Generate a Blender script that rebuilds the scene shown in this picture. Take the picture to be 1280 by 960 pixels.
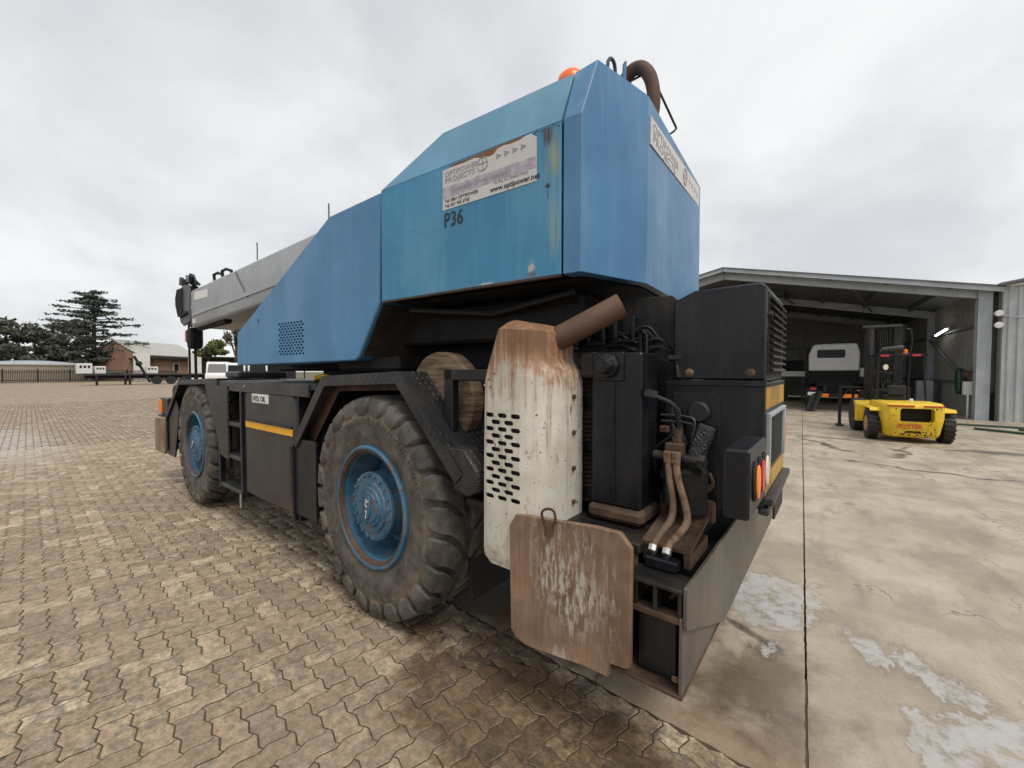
import bpy, bmesh, math, random
import numpy as np
from mathutils import Vector, Matrix
random.seed(7); rng = np.random.default_rng(7)
R = math.radians
scn = bpy.context.scene
for o in list(bpy.data.objects): bpy.data.objects.remove(o)
COL = scn.collection

# ------------------------------------------------------------------ camera, world, sun, exposure
cam_d = bpy.data.cameras.new('camera'); cam = bpy.data.objects.new('camera', cam_d); COL.objects.link(cam)
cam.location = (0, 0, 1.6); cam.rotation_euler = (R(90 - 1.773), 0, R(35.0))
cam_d.sensor_width = 36; cam_d.lens = 36 * 517 / 1280; cam_d.clip_start = .05; cam_d.clip_end = 2000
scn.camera = cam
SUN_EL = 58          # degrees
world = bpy.data.worlds.new('World'); scn.world = world; world.use_nodes = True
sun_d = bpy.data.lights.new('sun', 'SUN'); sun = bpy.data.objects.new('sun', sun_d); COL.objects.link(sun)
sun_d.energy = 1.5; sun_d.angle = R(25); sun_d.color = (1.0, .95, .88)
SUN_DIR = Vector((math.cos(R(SUN_EL)) * .9, math.cos(R(SUN_EL)) * -.43, math.sin(R(SUN_EL)))).normalized()   # towards the sun
sun.rotation_euler = SUN_DIR.to_track_quat('Z', 'Y').to_euler()
scn.view_settings.view_transform = 'Standard'; scn.view_settings.look = 'None'
scn.view_settings.exposure = 0.52; scn.view_settings.gamma = 1.0; scn.view_settings.use_curve_mapping = False
scn.render.engine = 'CYCLES'; scn.cycles.max_bounces = 5; scn.cycles.diffuse_bounces = 3; scn.cycles.glossy_bounces = 2

# ------------------------------------------------------------------ node helpers
def node(nt, t, ins=None, **attrs):
    n = nt.nodes.new(t)
    for k, v in attrs.items(): setattr(n, k, v)
    for k, v in (ins or {}).items():
        s = n.inputs[k]
        if isinstance(v, bpy.types.NodeSocket): nt.links.new(v, s)
        elif isinstance(v, (tuple, list)) and s.type == 'RGBA' and len(v) == 3: s.default_value = (*v, 1)
        else: s.default_value = v
    return n
def mixc(nt, f, a, b, blend='MIX'):
    return node(nt, 'ShaderNodeMix', {0: f, 6: a, 7: b}, data_type='RGBA', blend_type=blend).outputs[2]
def m(nt, op, a, b=0., clamp=False):
    return node(nt, 'ShaderNodeMath', {0: a, 1: b}, operation=op, use_clamp=clamp).outputs[0]
def ramp(nt, f, lo, hi):
    return node(nt, 'ShaderNodeMapRange', {0: f, 1: lo, 2: hi, 3: 0., 4: 1.}, interpolation_type='SMOOTHSTEP').outputs[0]
def noise(nt, vec, scale, detail=4., rough=.55, dist=0.):
    return node(nt, 'ShaderNodeTexNoise', {'Vector': vec, 'Scale': scale, 'Detail': detail, 'Roughness': rough, 'Distortion': dist}).outputs[0]
def mapping(nt, vec, sc=(1, 1, 1), loc=(0, 0, 0), rot=(0, 0, 0)):
    return node(nt, 'ShaderNodeMapping', {0: vec, 1: loc, 2: rot, 3: sc}).outputs[0]
def newmat(name):
    mt = bpy.data.materials.new(name); mt.use_nodes = True
    nt = mt.node_tree; return mt, nt, nt.nodes['Principled BSDF']
def mul(c, k): return tuple(min(1, x * k) for x in c)
def ellipse_mask(nt, pos, cx, cy, rx, ry, rot, wob, lo, hi):
    """soft mask of an uneven ellipse on the ground"""
    p = node(nt, 'ShaderNodeVectorMath', {0: pos, 1: (cx, cy, 0)}, operation='SUBTRACT').outputs[0]
    p = node(nt, 'ShaderNodeVectorRotate', {'Vector': p, 'Angle': -rot}, rotation_type='Z_AXIS').outputs[0]
    p = node(nt, 'ShaderNodeVectorMath', {0: p, 1: (1 / rx, 1 / ry, 0)}, operation='MULTIPLY').outputs[0]
    d = node(nt, 'ShaderNodeVectorMath', {0: p}, operation='LENGTH').outputs[1]
    d = m(nt, 'ADD', d, wob)
    return ramp(nt, d, hi, lo)

# world: grey broken overcast over a physical sky
wnt = world.node_tree; bg = wnt.nodes['Background']
sky = wnt.nodes.new('ShaderNodeTexSky'); sky.sky_type = 'NISHITA'; sky.sun_disc = False
sky.sun_elevation = R(SUN_EL); sky.sun_rotation = math.atan2(SUN_DIR.x, SUN_DIR.y)
tc = wnt.nodes.new('ShaderNodeTexCoord')
sp = node(wnt, 'ShaderNodeSeparateXYZ', {0: tc.outputs['Generated']})
zz = m(wnt, 'ADD', m(wnt, 'ABSOLUTE', sp.outputs[2]), .45)
cv = node(wnt, 'ShaderNodeCombineXYZ', {0: m(wnt, 'DIVIDE', sp.outputs[0], zz), 1: m(wnt, 'DIVIDE', sp.outputs[1], zz), 2: 0.4}).outputs[0]
n1 = noise(wnt, cv, 1.7, 6, .55, .35)
n2 = noise(wnt, mapping(wnt, cv, (1, 1, 1), (5.2, 1.3, 0)), .55, 3, .5)
cl = m(wnt, 'ADD', m(wnt, 'MULTIPLY', n1, .62), m(wnt, 'MULTIPLY', n2, .38))
ccol = mixc(wnt, ramp(wnt, cl, .36, .63), (4.85, 5.0, 5.15), (7.0, 7.05, 7.0))
wcol = mixc(wnt, .08, ccol, sky.outputs[0])
wnt.links.new(wcol, bg.inputs[0]); bg.inputs[1].default_value = .1

# ------------------------------------------------------------------ materials
RUST = (.13, .055, .025); DUST = (.23, .18, .12)
def paint(name, col, rough=.5, var=.2, rust=0., dirt=0., streak=0., streakcol=None, bump=.15, metal=0., spec=.4, fade=None, scratch=0., nscale=1., rustcol=RUST, bscale=60., dent=0.):
    mt, nt, b = newmat(name)
    pos = node(nt, 'ShaderNodeTexCoord').outputs['Object']
    n = noise(nt, pos, 2.2 * nscale, 6, .6)
    c = mixc(nt, ramp(nt, n, .3, .7), mul(col, 1 - var), mul(col, 1 + var))
    if fade: c = mixc(nt, m(nt, 'MULTIPLY', ramp(nt, noise(nt, mapping(nt, pos, (1.3, 1.3, .5), (3, 1, 2)), 1.6, 5, .6), .42, .72), .75), c, fade)
    if streak:
        s = noise(nt, mapping(nt, pos, (16, 16, .7), (1, 4, 0)), 1.6, 5, .6)
        c = mixc(nt, m(nt, 'MULTIPLY', ramp(nt, s, .48, .74), streak), c, streakcol or mul(col, .45))
    if scratch:
        s = noise(nt, mapping(nt, pos, (40, 40, 5), (0, 7, 0), (.3, .5, .2)), 1.5, 6, .7)
        c = mixc(nt, m(nt, 'MULTIPLY', ramp(nt, s, .66, .72), scratch), c, tuple(min(1, x * 2.2 + .06) for x in col))
    rf = None
    if rust:
        rn = m(nt, 'ADD', m(nt, 'MULTIPLY', noise(nt, pos, 5 * nscale, 9, .68), .75), m(nt, 'MULTIPLY', noise(nt, pos, 28, 3, .6), .25))
        rf = ramp(nt, rn, .70 - rust * .35, .78 - rust * .35)
        rc = mixc(nt, noise(nt, pos, 14, 4, .6), mul(rustcol, .5), mul(rustcol, 1.6))
        c = mixc(nt, rf, c, rc)
    if dirt:
        dn = m(nt, 'MULTIPLY', ramp(nt, noise(nt, pos, 3.1 * nscale, 8, .65), .38, .7), dirt)
        c = mixc(nt, dn, c, DUST)
    nt.links.new(c, b.inputs['Base Color'])
    r = m(nt, 'ADD', m(nt, 'MULTIPLY', noise(nt, pos, 9, 4), .22), rough - .11, True)
    if rf is not None: r = m(nt, 'ADD', r, m(nt, 'MULTIPLY', rf, .3), True)
    nt.links.new(r, b.inputs['Roughness'])
    b.inputs['Metallic'].default_value = metal; b.inputs['Specular IOR Level'].default_value = spec
    if bump:
        h = noise(nt, pos, bscale, 4, .6)
        if rf is not None: h = m(nt, 'ADD', h, m(nt, 'MULTIPLY', rf, .5))
        bp = node(nt, 'ShaderNodeBump', {'Strength': bump, 'Distance': .004, 'Height': h})
        if dent: bp = node(nt, 'ShaderNodeBump', {'Strength': dent, 'Distance': .05, 'Height': noise(nt, pos, 2.6, 2, .4), 'Normal': bp.outputs[0]})
        nt.links.new(bp.outputs[0], b.inputs['Normal'])
    return mt
def plain(name, col, rough=.5, metal=0., emit=0., spec=.5):
    mt, nt, b = newmat(name)
    pos = node(nt, 'ShaderNodeTexCoord').outputs['Object']
    c = mixc(nt, noise(nt, pos, 6, 4), mul(col, .85), mul(col, 1.15))
    nt.links.new(c, b.inputs['Base Color']); b.inputs['Roughness'].default_value = rough
    b.inputs['Metallic'].default_value = metal; b.inputs['Specular IOR Level'].default_value = spec
    if emit: nt.links.new(c, b.inputs['Emission Color']); b.inputs['Emission Strength'].default_value = emit
    return mt
M = {}
M['blue'] = paint('blue_paint_middle', (.042, .222, .390), .46, .10, .05, .05, .35, (.12, .33, .47), .08, fade=(.115, .30, .44), scratch=.2, dent=.28)
def side_wear(mt):
    """rust that has run from the dented shoulder, scuffs and a scraped bottom edge"""
    nt = mt.node_tree; b = nt.nodes['Principled BSDF']; c = b.inputs['Base Color'].links[0].from_socket
    pos = node(nt, 'ShaderNodeNewGeometry').outputs['Position']; q = node(nt, 'ShaderNodeSeparateXYZ', {0: pos})
    v = node(nt, 'ShaderNodeCombineXYZ', {0: q.outputs[0], 1: q.outputs[2], 2: 0.}).outputs[0]
    st = noise(nt, mapping(nt, v, (60, 3, 1)), 1., 5, .65); nn = noise(nt, v, 22, 6, .7)
    def blob(cx, cz, rx, rz_, wob, lo, hi, rot=0.): return ellipse_mask(nt, v, cx, cz, rx, rz_, rot, wob, lo, hi)
    w1 = m(nt, 'MULTIPLY', m(nt, 'SUBTRACT', st, .5), 3.2); w2 = m(nt, 'MULTIPLY', m(nt, 'SUBTRACT', nn, .5), 3.)
    c = mixc(nt, m(nt, 'MULTIPLY', blob(-.965, 2.58, .055, .20, w1, .1, .9), .75), c, (.34, .33, .16))
    c = mixc(nt, m(nt, 'MULTIPLY', blob(-.955, 2.34, .05, .28, w1, .0, .8), .55), c, (.30, .36, .24))
    c = mixc(nt, m(nt, 'MULTIPLY', blob(-.985, 2.69, .035, .075, w1, .2, .9), .95), c, (.075, .035, .018))
    c = mixc(nt, m(nt, 'MULTIPLY', blob(-.985, 2.463, .018, .018, w2, .4, 1.), .95), c, (.02, .014, .010))
    c = mixc(nt, m(nt, 'MULTIPLY', blob(-.987, 2.43, .007, .04, w1, .3, 1.), .8), c, (.02, .014, .010))
    for k in range(5): c = mixc(nt, m(nt, 'MULTIPLY', blob(-1.06 + .03 * k, 2.726 + .014 * (k % 2), .05, .006, w2, .2, .9, .5 - .25 * k), .85), c, (.035, .045, .055))
    c = mixc(nt, m(nt, 'MULTIPLY', blob(-1.08, 2.10, .035, .05, w2, .1, .8), .8), c, (.52, .46, .36))
    c = mixc(nt, m(nt, 'MULTIPLY', blob(-1.07, 2.07, .05, .02, w2, .1, .8), .8), c, (.12, .07, .04))
    c = mixc(nt, m(nt, 'MULTIPLY', blob(-1.36, 2.055, .07, .010, w2, .2, .9), .8), c, (.60, .58, .52))
    c = mixc(nt, m(nt, 'MULTIPLY', blob(-1.30, 2.045, .9, .012, w2, .2, .9), .7), c, (.16, .10, .06))
    for cx, cz, rx, rot in ((-1.90, 2.43, .16, -.35), (-1.72, 2.40, .09, -.2), (-1.30, 2.32, .07, .6), (-1.36, 2.38, .05, .3)): c = mixc(nt, m(nt, 'MULTIPLY', blob(cx, cz, rx, .010, w2, .1, .9, rot), .35), c, (.03, .14, .26))
    nt.links.new(c, b.inputs['Base Color'])
side_wear(M['blue'])
M['blue_front'] = paint('blue_paint_front', (.068, .208, .385), .46, .08, .02, .05, .35, (.12, .27, .46), .06, fade=(.125, .27, .46), scratch=.08, dent=.28)
M['blue_rear'] = paint('blue_paint_rear', (.054, .178, .345), .42, .08, .03, .04, .45, (.15, .28, .44), .06, fade=(.13, .26, .42), scratch=.1, dent=.28)
M['blue_top'] = paint('blue_paint_faded_top', (.10, .25, .37), .5, .08, .03, .06, .15, (.16, .30, .40), .06, fade=(.15, .30, .41), scratch=.1, dent=.28)
M['wheel_blue'] = paint('wheel_blue_paint', (.028, .115, .205), .5, .35, .44, .36, .0, None, .2, scratch=.35, nscale=2.4, rustcol=(.12, .06, .035))
M['black'] = paint('black_paint', (.0050, .0065, .0100), .38, .4, .07, .05, .45, (.024, .027, .033), .2, scratch=.3, dent=.22)
M['black_dirty'] = paint('dirty_black_paint', (.0055, .0055, .007), .5, .4, .30, .18, .4, (.040, .034, .028), .3, scratch=.3)
M['tank'] = paint('tank_grey_black', (.030, .030, .032), .42, .15, .02, .10, .25, (.05, .047, .043), .1, scratch=.1, dent=.22)
M['soot'] = paint('grimy_underside', (.005, .005, .006), .75, .4, .12, .06, 0, None, .3)
M['grey_steel'] = paint('bumper_grey_steel', (.105, .092, .078), .45, .2, .14, .20, .5, (.05, .043, .038), .15, scratch=.25)
M['rust'] = paint('rusty_steel', (.070, .040, .026), .75, .5, .45, .16, .5, (.018, .013, .010), .5, nscale=2.)
M['pipe_rust'] = paint('rusted_exhaust', (.125, .068, .048), .72, .3, .25, .12, 0, None, .35)
M['boom'] = paint('boom_grey_paint', (.38, .395, .41), .5, .08, .04, .12, .35, (.20, .205, .21), .08)
M['boom_dark'] = paint('boom_head_grey', (.10, .105, .11), .55, .25, .2, .1)
M['chrome'] = plain('fitting_metal', (.55, .54, .52), .3, .9)
M['rubber'] = plain('black_rubber', (.013, .013, .013), .62)
M['amber'] = plain('amber_lens', (.85, .22, .02), .25); M['red'] = plain('red_lens', (.5, .02, .02), .25)
M['clear'] = plain('clear_lens', (.75, .62, .5), .25); M['orange_beacon'] = plain('orange_beacon_lens', (.9, .16, .01), .3)
M['yellow_tape'] = plain('yellow_reflective_tape', (.85, .42, .01), .35); M['gold_tape'] = paint('worn_gold_tape', (.42, .23, .03), .4, .4, .1, .35)
M['white_label'] = plain('white_label', (.72, .71, .66), .5); M['ink'] = plain('black_ink', (.014, .015, .018), .5)
M['grey_ink'] = plain('faded_grey_ink', (.30, .30, .33), .6); M['violet'] = paint('faded_violet_band', (.42, .36, .42), .55, .25, .0, .0, 0, None, 0, nscale=9)
M['sticker'] = paint('weathered_sticker', (.62, .59, .57), .55, .06, .0, .12, .1, (.5, .45, .42), .05)
M['glue'] = paint('old_glue', (.20, .10, .05), .8, .4, .2, .2)
M['redtext'] = plain('faded_red_ink', (.45, .05, .03), .6)
M['hose'] = paint('rusty_hydraulic_hose', (.20, .13, .085), .6, .5, .45, .3, 0, None, .4, nscale=4)
M['glass'] = plain('dark_glass', (.012, .016, .018), .25, 0, 0, .25)
M['white_paint'] = paint('white_vehicle_paint', (.68, .68, .66), .4, .05, 0, .12)
M['galv'] = paint('galvanised_steel', (.36, .39, .42), .5, .12, .05, .12, .25, (.2, .21, .22), .05)

def shield_mat():
    mt, nt, b = newmat('stained_white_heat_shield')
    pos = node(nt, 'ShaderNodeNewGeometry').outputs['Position']
    z = node(nt, 'ShaderNodeSeparateXYZ', {0: pos}).outputs[2]
    n = noise(nt, pos, 5, 8, .65); fine = noise(nt, pos, 40, 5, .7)
    st = noise(nt, mapping(nt, pos, (26, 26, 1.6)), 1.4, 6, .65)
    c = mixc(nt, ramp(nt, n, .3, .7), (.50, .46, .38), (.66, .63, .55))
    # heat rust that comes down from the hot outlet
    hot = m(nt, 'ADD', m(nt, 'MULTIPLY', ramp(nt, z, 1.20, 1.84), .74), m(nt, 'SUBTRACT', m(nt, 'ADD', m(nt, 'MULTIPLY', n, 1.15), m(nt, 'MULTIPLY', st, .95)), .92))
    c = mixc(nt, m(nt, 'MULTIPLY', ramp(nt, hot, .36, .74), .9), c, (.27, .115, .04))
    c = mixc(nt, m(nt, 'MULTIPLY', ramp(nt, hot, .66, .95), .7), c, (.13, .062, .03))
    c = mixc(nt, m(nt, 'MULTIPLY', ramp(nt, st, .52, .70), .55), c, (.22, .15, .09))
    low = m(nt, 'ADD', m(nt, 'MULTIPLY', ramp(nt, z, 1.0, .66), .30), m(nt, 'MULTIPLY', n, .9))
    c = mixc(nt, m(nt, 'MULTIPLY', ramp(nt, low, .66, .80), .75), c, (.14, .075, .04))
    c = mixc(nt, ramp(nt, fine, .62, .67), c, (.10, .055, .03))
    bl = noise(nt, mapping(nt, pos, (1, 1, .6), (2, 5, 1)), 13, 7, .7); c = mixc(nt, m(nt, 'MULTIPLY', ramp(nt, bl, .58, .68), .6), c, (.20, .12, .07)); c = mixc(nt, m(nt, 'MULTIPLY', ramp(nt, bl, .66, .71), .8), c, (.06, .035, .022))
    nt.links.new(c, b.inputs['Base Color']); b.inputs['Roughness'].default_value = .55
    bp = node(nt, 'ShaderNodeBump', {'Strength': .2, 'Distance': .004, 'Height': n}); nt.links.new(bp.outputs[0], b.inputs['Normal'])
    return mt
M['shield'] = shield_mat()
def plate_mat():
    mt, nt, b = newmat('rust_brown_float_plate')
    pos = node(nt, 'ShaderNodeTexCoord').outputs['Object']
    n = noise(nt, pos, 4, 8, .65)
    st = noise(nt, mapping(nt, pos, (34, 34, 2.2)), 1.2, 7, .7)
    c = mixc(nt, ramp(nt, n, .3, .7), (.15, .085, .05), (.29, .185, .12))
    c = mixc(nt, m(nt, 'MULTIPLY', ramp(nt, st, .42, .7), .5), c, (.13, .07, .04))
    sc = m(nt, 'ADD', m(nt, 'MULTIPLY', st, .55), m(nt, 'MULTIPLY', noise(nt, mapping(nt, pos, (3, 3, 2), (.3, 0, .1)), 1.6, 3, .5), .6))
    c = mixc(nt, m(nt, 'MULTIPLY', ramp(nt, sc, .63, .74), .8), c, (.47, .41, .34))
    wp = node(nt, 'ShaderNodeNewGeometry').outputs['Position']
    dv = node(nt, 'ShaderNodeVectorMath', {0: node(nt, 'ShaderNodeVectorMath', {0: wp, 1: (-.80, 1.53, .70)}, operation='SUBTRACT').outputs[0], 1: (3.6, 0, 3.0)}, operation='MULTIPLY').outputs[0]
    dl = node(nt, 'ShaderNodeVectorMath', {0: dv}, operation='LENGTH').outputs[1]
    dl = m(nt, 'ADD', dl, m(nt, 'MULTIPLY', m(nt, 'SUBTRACT', st, .5), 2.6)); dl = m(nt, 'ADD', dl, m(nt, 'MULTIPLY', m(nt, 'SUBTRACT', n, .5), 2.2))
    spk = noise(nt, mapping(nt, pos, (30, 30, 9)), 1.5, 6, .75)
    c = mixc(nt, m(nt, 'MULTIPLY', m(nt, 'MULTIPLY', ramp(nt, dl, .85, .1), ramp(nt, spk, .44, .60)), .85), c, (.50, .45, .39))
    c = mixc(nt, m(nt, 'MULTIPLY', ramp(nt, spk, .36, .26), .7), c, (.07, .04, .025))
    nt.links.new(c, b.inputs['Base Color']); b.inputs['Roughness'].default_value = .75
    bp = node(nt, 'ShaderNodeBump', {'Strength': .35, 'Distance': .004, 'Height': m(nt, 'ADD', n, st)}); nt.links.new(bp.outputs[0], b.inputs['Normal'])
    return mt
M['plate'] = plate_mat()
def tread_plate():
    mt = paint('black_tread_plate', (.013, .0145, .018), .40, .3, .05, .10, .25, (.06, .06, .06), 0)
    nt = mt.node_tree; b = nt.nodes['Principled BSDF']
    pos = node(nt, 'ShaderNodeTexCoord').outputs['Object']
    h = None
    for rot, off in ((R(45), 0), (R(-45), .5)):
        p = mapping(nt, pos, (1, 1, 1), (off * .03, 0, 0), (0, rot, 0))
        v = node(nt, 'ShaderNodeTexVoronoi', {'Vector': mapping(nt, p, (22, 22, 60)), 'Scale': 1., 'Randomness': .12}).outputs[0]
        w = ramp(nt, v, .42, .25)
        h = w if h is None else m(nt, 'MAXIMUM', h, w)
    bp = node(nt, 'ShaderNodeBump', {'Strength': .8, 'Distance': .004, 'Height': h}); nt.links.new(bp.outputs[0], b.inputs['Normal'])
    return mt
M['tread_plate'] = tread_plate()
def tyre_mat():
    mt, nt, b = newmat('dusty_tyre_rubber')
    pos = node(nt, 'ShaderNodeTexCoord').outputs['Object']
    s = node(nt, 'ShaderNodeSeparateXYZ', {0: pos})
    rad = m(nt, 'SQRT', m(nt, 'ADD', m(nt, 'MULTIPLY', s.outputs[0], s.outputs[0]), m(nt, 'MULTIPLY', s.outputs[2], s.outputs[2])))
    n = noise(nt, pos, 5, 9, .65); f = noise(nt, pos, 30, 5, .65)
    c = mixc(nt, ramp(nt, n, .3, .7), (.056, .051, .045), (.150, .131, .110))
    c = mixc(nt, m(nt, 'MULTIPLY', ramp(nt, noise(nt, pos, 9, 6, .7), .46, .66), .5), c, (.025, .024, .024))
    band = m(nt, 'MULTIPLY', ramp(nt, m(nt, 'ABSOLUTE', m(nt, 'SUBTRACT', rad, .585)), .035, .0), ramp(nt, m(nt, 'ADD', m(nt, 'MULTIPLY', n, .5), m(nt, 'MULTIPLY', f, .5)), .42, .60))
    c = mixc(nt, m(nt, 'MULTIPLY', band, .7), c, (.24, .16, .10))
    c = mixc(nt, m(nt, 'MULTIPLY', ramp(nt, f, .55, .75), .35), c, (.17, .14, .11))
    nt.links.new(c, b.inputs['Base Color']); b.inputs['Roughness'].default_value = .8; b.inputs['Specular IOR Level'].default_value = .3
    bp = node(nt, 'ShaderNodeBump', {'Strength': .4, 'Distance': .004, 'Height': m(nt, 'ADD', f, n)}); nt.links.new(bp.outputs[0], b.inputs['Normal'])
    return mt
M['tyre'] = tyre_mat()
def wood_mat():
    mt, nt, b = newmat('weathered_timber')
    pos = node(nt, 'ShaderNodeTexCoord').outputs['Object']
    g = noise(nt, mapping(nt, pos, (3, 3, 34)), 1.3, 7, .65, .4)
    c = mixc(nt, ramp(nt, g, .3, .72), (.065, .042, .026), (.27, .185, .11))
    c = mixc(nt, m(nt, 'MULTIPLY', ramp(nt, noise(nt, mapping(nt, pos, (2, 2, 60)), 1.2, 4, .6), .58, .68), .8), c, (.025, .018, .013))
    nt.links.new(c, b.inputs['Base Color']); b.inputs['Roughness'].default_value = .85
    bp = node(nt, 'ShaderNodeBump', {'Strength': .6, 'Distance': .006, 'Height': g}); nt.links.new(bp.outputs[0], b.inputs['Normal'])
    return mt
M['wood'] = wood_mat()

def stains_and_shade(nt, pos, c, rough):
    """damp patches and painted crane shade on paving and slab; wobble for pale patches"""
    wob = m(nt, 'MULTIPLY', m(nt, 'SUBTRACT', noise(nt, pos, 3.2, 6, .62, .3), .5), 2.3)
    wobs = m(nt, 'MULTIPLY', m(nt, 'SUBTRACT', noise(nt, mapping(nt, pos, (5, 1.3, 1), (0, 0, 0), (0, 0, R(-24))), 1.3, 8, .68), .5), 2.4)
    wet_shade = None
    for a in ((-.95, 1.50, 1.05, .50, R(-6), .55, 1.05), (-.12, 2.35, .42, .6, 0, .2, 1.0), (-1.9, 2.6, 1.6, 1.0, 0, .6, 1.1), (-.25, 1.65, .5, .25, 0, .2, 1.1)):  # largest one also paints the shade under the crane into the slab colour
        w = ellipse_mask(nt, pos, a[0], a[1], a[2], a[3], a[4], wob, a[5], a[6]); wet_shade = w if wet_shade is None else m(nt, 'MAXIMUM', wet_shade, w)
    c = mixc(nt, m(nt, 'MULTIPLY', wet_shade, .85), c, mixc(nt, 1., c, (.36, .29, .23), 'MULTIPLY'))
    rough = m(nt, 'SUBTRACT', rough, m(nt, 'MULTIPLY', wet_shade, .38))
    return c, rough, wob, wobs
def paver_mat(name, obj_random, far=False):
    mt, nt, b = newmat(name)
    pos = node(nt, 'ShaderNodeNewGeometry').outputs['Position']
    if obj_random: t = node(nt, 'ShaderNodeObjectInfo').outputs['Random']
    elif far:
        t = node(nt, 'ShaderNodeTexBrick', {'Vector': mapping(nt, pos, (1, 1, 1), (0, 0, 0), (0, 0, R(40))), 'Color1': (0, 0, 0), 'Color2': (1, 1, 1), 'Mortar': (.2, .2, .2),
            'Scale': 1., 'Mortar Size': .004, 'Brick Width': .318, 'Row Height': .159}).outputs[0]
    else: t = node(nt, 'ShaderNodeAttribute', attribute_name='tone').outputs['Fac']
    n = noise(nt, pos, 17, 6, .75); f = noise(nt, pos, 48, 4, .8); tn = noise(nt, pos, 3.2, 3, .6); t = m(nt, 'ADD', t, m(nt, 'MULTIPLY', m(nt, 'SUBTRACT', tn, .5), .5), True); big = noise(nt, pos, .55, 3, .5)
    base = mixc(nt, ramp(nt, t, 0., .6), (.275, .212, .150), (.385, .298, .206))
    base = mixc(nt, ramp(nt, t, .74, 1.), base, (.53, .43, .31))
    base = mixc(nt, m(nt, 'MULTIPLY', ramp(nt, m(nt, 'FRACT', m(nt, 'MULTIPLY', t, 7.3)), .80, .86), .7), base, (.235, .205, .17))
    c = mixc(nt, ramp(nt, n, .33, .67), mixc(nt, 1., base, (.60, .58, .56), 'MULTIPLY'), mixc(nt, 1., base, (1.32, 1.30, 1.24), 'MULTIPLY'))
    c = mixc(nt, m(nt, 'MULTIPLY', ramp(nt, f, .46, .62), .62), c, mixc(nt, 1., c, (.56, .53, .49), 'MULTIPLY')); c = mixc(nt, m(nt, 'MULTIPLY', ramp(nt, f, .42, .30), .5), c, mixc(nt, 1., c, (1.45, 1.42, 1.36), 'MULTIPLY'))
    if far: c = mixc(nt, 1., c, (.86, .85, .85), 'MULTIPLY')
    c = mixc(nt, m(nt, 'MULTIPLY', ramp(nt, big, .42, .62), .35), c, (.30, .22, .155))
    c, rg, wob, wobs = stains_and_shade(nt, pos, c, .82)
    sky_glare = ellipse_mask(nt, pos, -14.5, 1.1, 5.5, 1.0, R(-2), wobs, .1, 1.0)  # sky reflection on damp paving, painted in as a pale patch
    c = mixc(nt, m(nt, 'MULTIPLY', sky_glare, .55), c, (.50, .46, .42)); rg = m(nt, 'SUBTRACT', rg, m(nt, 'MULTIPLY', sky_glare, .35))
    nt.links.new(c, b.inputs['Base Color']); nt.links.new(rg, b.inputs['Roughness'])
    bp = node(nt, 'ShaderNodeBump', {'Strength': .9, 'Distance': .006, 'Height': m(nt, 'ADD', m(nt, 'MULTIPLY', f, .6), n)}); nt.links.new(bp.outputs[0], b.inputs['Normal'])
    return mt
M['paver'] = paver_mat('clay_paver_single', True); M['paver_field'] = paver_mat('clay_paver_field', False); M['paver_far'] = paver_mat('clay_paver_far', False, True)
M['sand'] = paint('joint_sand', (.072, .047, .029), .95, .3, 0, .2, 0, None, .4)
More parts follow.
